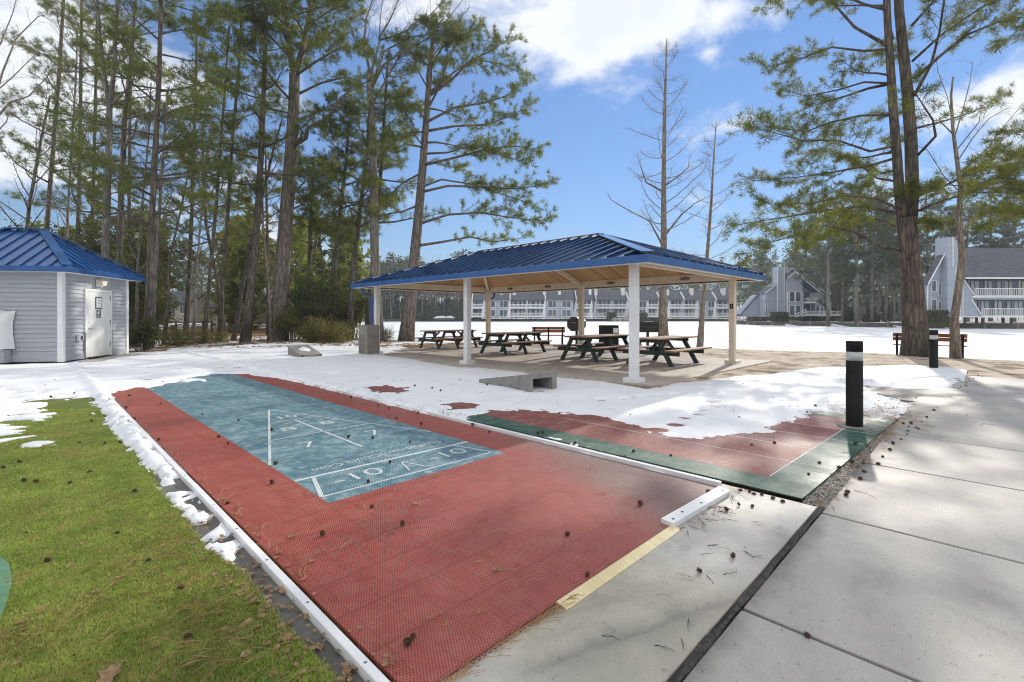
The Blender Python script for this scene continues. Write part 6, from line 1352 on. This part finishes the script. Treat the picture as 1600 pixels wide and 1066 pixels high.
CONES = {
 ('pine cone lying on the bright green turf', 'pine cones on the turf', 0.0): [(124, 691), (166, 691), (140, 647), (146, 656), (32, 721), (39, 750), (61, 750), (136, 736), (45, 829), (106, 754), (211, 765), (80, 874), (234, 871), (289, 915), (291, 990), (178, 832), (8, 729), (190, 690)],
 ('pine cone lying on the red or blue shuffleboard tiles', 'pine cones on the shuffleboard tiles', .016): [(211, 653), (252, 629), (344, 681), (357, 690), (246, 686), (372, 655), (318, 645), (351, 784), (205, 616), (199, 635), (425, 670), (428, 722), (426, 753), (543, 681), (640, 689), (609, 719), (576, 749), (505, 834), (628, 818), (579, 790), (591, 631), (607, 636), (621, 651), (548, 619), (652, 644), (740, 662), (765, 672), (644, 990), (641, 998), (1004, 786), (914, 895), (882, 832), (1103, 767), (658, 660), (580, 682)],
 ('pine cone lying on the green bordered beanbag court', 'pine cones on the beanbag court', .02): [(850, 675), (840, 674), (899, 689), (1047, 708), (992, 703), (1172, 692), (1210, 690), (1335, 692), (1283, 721), (1328, 721), (1315, 729), (1351, 723), (1264, 737), (976, 714), (1079, 739)],
 ('pine cone lying on the wet concrete apron', 'pine cones on the concrete apron', .008): [(1139, 795), (1157, 787), (1173, 788), (1097, 891), (1143, 868)],
 ('pine cone caught in the gap between apron and court', 'pine cones in the gap beside the apron', .0): [(1160, 765), (1170, 767), (1182, 770), (1192, 772), (1204, 776), (1225, 781)],
 ('pine cone resting on the gravel strip by the sidewalk', 'pine cones along the gravel strip', .008): [(1353, 736), (1321, 766), (1318, 771), (1406, 684), (1397, 692), (1418, 671), (1429, 666), (1412, 660), (1425, 660), (1433, 668), (1420, 664), (1461, 639), (1411, 660), (1390, 700), (1379, 712), (1368, 722), (1344, 745), (1438, 657), (1446, 650), (1415, 676)],
 ('pine cone at the snow edge near the far bollard', 'pine cones near the far bollard', .0): [(1495, 605), (1500, 603), (1505, 599), (1508, 601), (1520, 590), (1516, 594), (1529, 586), (1534, 586), (1492, 604), (1512, 597)],
 ('single pine cone on a sidewalk joint', None, .012): [(1267, 992)],
 ('pine cone lying on the smooth snow', 'pine cones on the snow', .05): [(677, 605), (689, 609), (648, 601), (1275, 631), (1262, 640), (760, 600), (720, 592), (820, 606), (15, 643), (80, 617), (116, 612), (136, 616)],
}
first = True; rc = random.Random(6)
for (lab, grp, z0), pts in CONES.items():
    for u, v in pts:
        x, y = g(u, v + 1.5, z0); zz = z0
        if 'snow' in lab: zz = snow_h(x, y)
        c = cone0 if first else cone0.copy()
        if not first: COL.objects.link(c)
        first = False; k = rc.uniform(.5, .85); tilt = rc.uniform(.9, 1.7)
        c.scale = (k, k, k); c.rotation_euler = (tilt, 0, rc.uniform(0, 6.28)); c.location = (x, y, zz + .013*k); tag(c, lab, 'pine cone', grp)
        if grp is None and 'group' in c: del c['group']

# ---------------------------------------------------------------- fallen straw, leaves, chips (uncountable)
def straw(name, centres, mat, l0, l1, w, seed, zfun=lambda x, y: 0.0, bias=None, bundle=.5, dark=False):
    rg = random.Random(seed); V = []; Fc = []
    for (x, y) in centres:
        a0 = (rg.gauss(*bias) if bias else rg.uniform(0, 2*PI)); nb = rg.choice((2, 3, 3)) if rg.random() < bundle else 1
        for b in range(nb):
            a = a0 + rg.gauss(0, .18); L = rg.uniform(l0, l1); cv = rg.gauss(0, .35); px, py = x, y; z = zfun(x, y) + .006; k = len(V)
            for i in range(5):
                nx_, ny_ = -math.sin(a), math.cos(a); ww = w*(1-.18*i); zz = z + (.012*math.sin(PI*i/4)*rg.uniform(.2, 1)) 
                V += [(px-nx_*ww, py-ny_*ww, zz), (px+nx_*ww, py+ny_*ww, zz+.0015)]
                if i: Fc.append((k+2*i-2, k+2*i-1, k+2*i+1, k+2*i))
                px += math.cos(a)*L/4; py += math.sin(a)*L/4; a += cv/4
    o = np_mesh(name, V, Fc, mat); tag(o, kind='stuff'); return o
rs = random.Random(17)
def scat(n, ubox, vbox, ok=lambda x, y: True):
    out = []
    while len(out) < n:
        u, v = rs.uniform(*ubox), vbox[0] + (vbox[1]-vbox[0])*rs.random(); p = g(u, v)
        if ok(*p): out.append(p)
    return out
turf_ok = lambda x, y: x < .62
straw('pine_straw', scat(190, (-20, 520), (700, 1090), turf_ok), M['straw'], .08, .22, .0013, 1, bias=(.2, .9))
straw('pine_straw', scat(50, (0, 260), (625, 720), turf_ok), M['straw'], .10, .22, .0025, 2, bias=(.2, 1))
straw('pine_straw', [(rs.gauss(.62, .12), 1.0+3.0*rs.random()**1.4) for _ in range(130)], M['straw'], .08, .2, .0012, 3)
straw('pine_straw', [(rs.uniform(.955, 1.03), rs.uniform(1.45, 6.0)) for _ in range(55)], M['straw'], .06, .15, .0011, 4, lambda x, y: .016, bias=(PI/2, .25))
straw('pine_straw', scat(75, (200, 1000), (640, 1000), lambda x, y: 1.0 < x < 3.8 and 1.5 < y < 9), M['straw'], .05, .14, .0016, 5, lambda x, y: .016, bundle=.6)
straw('pine_straw', [(rs.uniform(.95, 1.8), rs.gauss(1.412, .010)) for _ in range(55)], M['straw'], .06, .16, .0011, 6, lambda x, y: .008, bias=(0, .2))
straw('pine_straw', [(rs.uniform(4, 8.3), rs.gauss(.90-.033*2, .06)) for _ in range(170)], M['straw'], .08, .18, .0022, 7, lambda x, y: .01)
straw('pine_straw', [(rs.gauss(8.1, .35), rs.gauss(1.0, .35)) for _ in range(150)], M['straw'], .1, .2, .004, 8, lambda x, y: .05)
straw('dark_needles', scat(22, (900, 1240), (800, 1010), lambda x, y: 1 < x < 3.9 and .9 < y < 1.4), M['rubber'], .05, .1, .0011, 9, lambda x, y: .008, bundle=.9)
straw('dark_needles', [(rs.uniform(2.9, 4.0), rs.gauss(1.34, .03)) for _ in range(60)], M['cone'], .04, .12, .0014, 10, lambda x, y: .008)
straw('pine_straw', scat(800, (230, 640), (524, 548), lambda x, y: y > 17), M['straw'], .2, .5, .012, 11, lambda x, y: .03)
straw('pine_straw', scat(500, (640, 1420), (536, 574), lambda x, y: x > 15.2), M['straw'], .15, .35, .006, 12, lambda x, y: gz(x, y)+.0)
def leaves(name, centres, mat, s0, s1, seed, zf=lambda x, y: 0.0):
    rg = random.Random(seed); V = []; Fc = []
    for x, y in centres:
        L = rg.uniform(s0, s1); a = rg.uniform(0, 2*PI); b = rg.uniform(-.5, .5); c, s_ = math.cos(a), math.sin(a); k = len(V); wv = L*rg.uniform(.28, .5); z = zf(x, y)+.006; cu = rg.uniform(.1, .45)*L
        for i in range(5):
            f = i/4; hw = wv*math.sin(PI*min(.98, f*.9+.06))*(1 + .25*(i % 2)); px, py = x+c*L*(f-.5), y+s_*L*(f-.5); lift = cu*abs(f-.5)*1.3
            V += [(px-s_*hw, py+c*hw, z+lift+hw*(.4+b)), (px, py, z+lift), (px+s_*hw, py-c*hw, z+lift+hw*(.4-b))]
            if i: q = k+3*i; Fc += [(q-3, q-2, q+1, q), (q-2, q-1, q+2, q+1)]
    o = np_mesh(name, V, Fc, mat); tag(o, kind='stuff'); return o
leaves('fallen_leaves', [(rs.gauss(.72, .05), 1.1+2.3*rs.random()**1.3) for _ in range(150)] + [(rs.uniform(.72, .885), 1.2+2.6*rs.random()**1.2) for _ in range(170)], M['dry_leaf'], .014, .038, 1)
leaves('fallen_leaves', [(rs.uniform(.955, 1.0), rs.uniform(1.5, 4.2)) for _ in range(28)], M['dry_leaf'], .015, .032, 2, lambda x, y: .016)
leaves('fallen_leaves', scat(26, (0, 480), (740, 1060), turf_ok), M['dry_leaf'], .02, .045, 3)
leaves('fallen_leaves', scat(14, (300, 900), (650, 900), lambda x, y: 1.0 < x < 3.8), M['dry_leaf'], .02, .045, 4, lambda x, y: .016)
leaves('fallen_leaves', scat(700, (215, 660), (522, 545), lambda x, y: y > 17), M['dry_leaf'], .08, .2, 5, lambda x, y: .03)
chips = []
for _ in range(230):
    u, v = rs.uniform(0, 1450), 560 + 100*rs.random()**1.3; p = g(u, v)
    if snow_h(*p) > .03: chips.append(p)
for _ in range(90): chips.append(g(rs.gauss(1410, 30), rs.gauss(640, 12)))
for _ in range(40): chips.append(g(rs.gauss(1495, 25), rs.gauss(604, 8)))
leaves('bark_chips', chips, M['cone'], .014, .036, 6, lambda x, y: snow_h(x, y))
b0 = g(170, 1058); mb = MB(); mb.smooth = True; out = [(0, -.05), (.012, -.03), (.03, -.028), (.022, -.008), (.042, .008), (.024, .022), (.02, .045), (0, .055), (-.018, .04), (-.022, .02), (-.04, .01), (-.02, -.01), (-.028, -.03), (-.01, -.032)]
mb.add([(0, 0, .012)] + [(x, y, .012+abs(x)*.55) for x, y in out], [(0, i+1, (i+1) % 14+1) for i in range(14)]); o = mb.build('dry_leaf', M['dry_leaf'], None, (0, 0, 0)); o.location = (b0[0], b0[1], .004); o.rotation_euler = (.25, .1, -.6); tag(o, 'pale lobed dry leaf on the turf at the bottom edge', 'leaf')

# ---------------------------------------------------------------- air
m = bpy.data.materials.new('haze_air'); m.use_nodes = True; nt = m.node_tree; nt.nodes.remove(nt.nodes['Principled BSDF'])
pv = nt.nodes.new('ShaderNodeVolumePrincipled'); pv.inputs['Color'].default_value = (.82, .90, 1.0, 1); pv.inputs['Density'].default_value = .0007; pv.inputs['Anisotropy'].default_value = .2
nt.links.new(pv.outputs[0], nt.nodes['Material Output'].inputs['Volume']); mb = MB(); mb.box((-4200, -4200, -3), (4200, 4200, 40)); o = mb.build('haze', m); tag(o, kind='stuff')
S.cycles.volume_bounces = 0
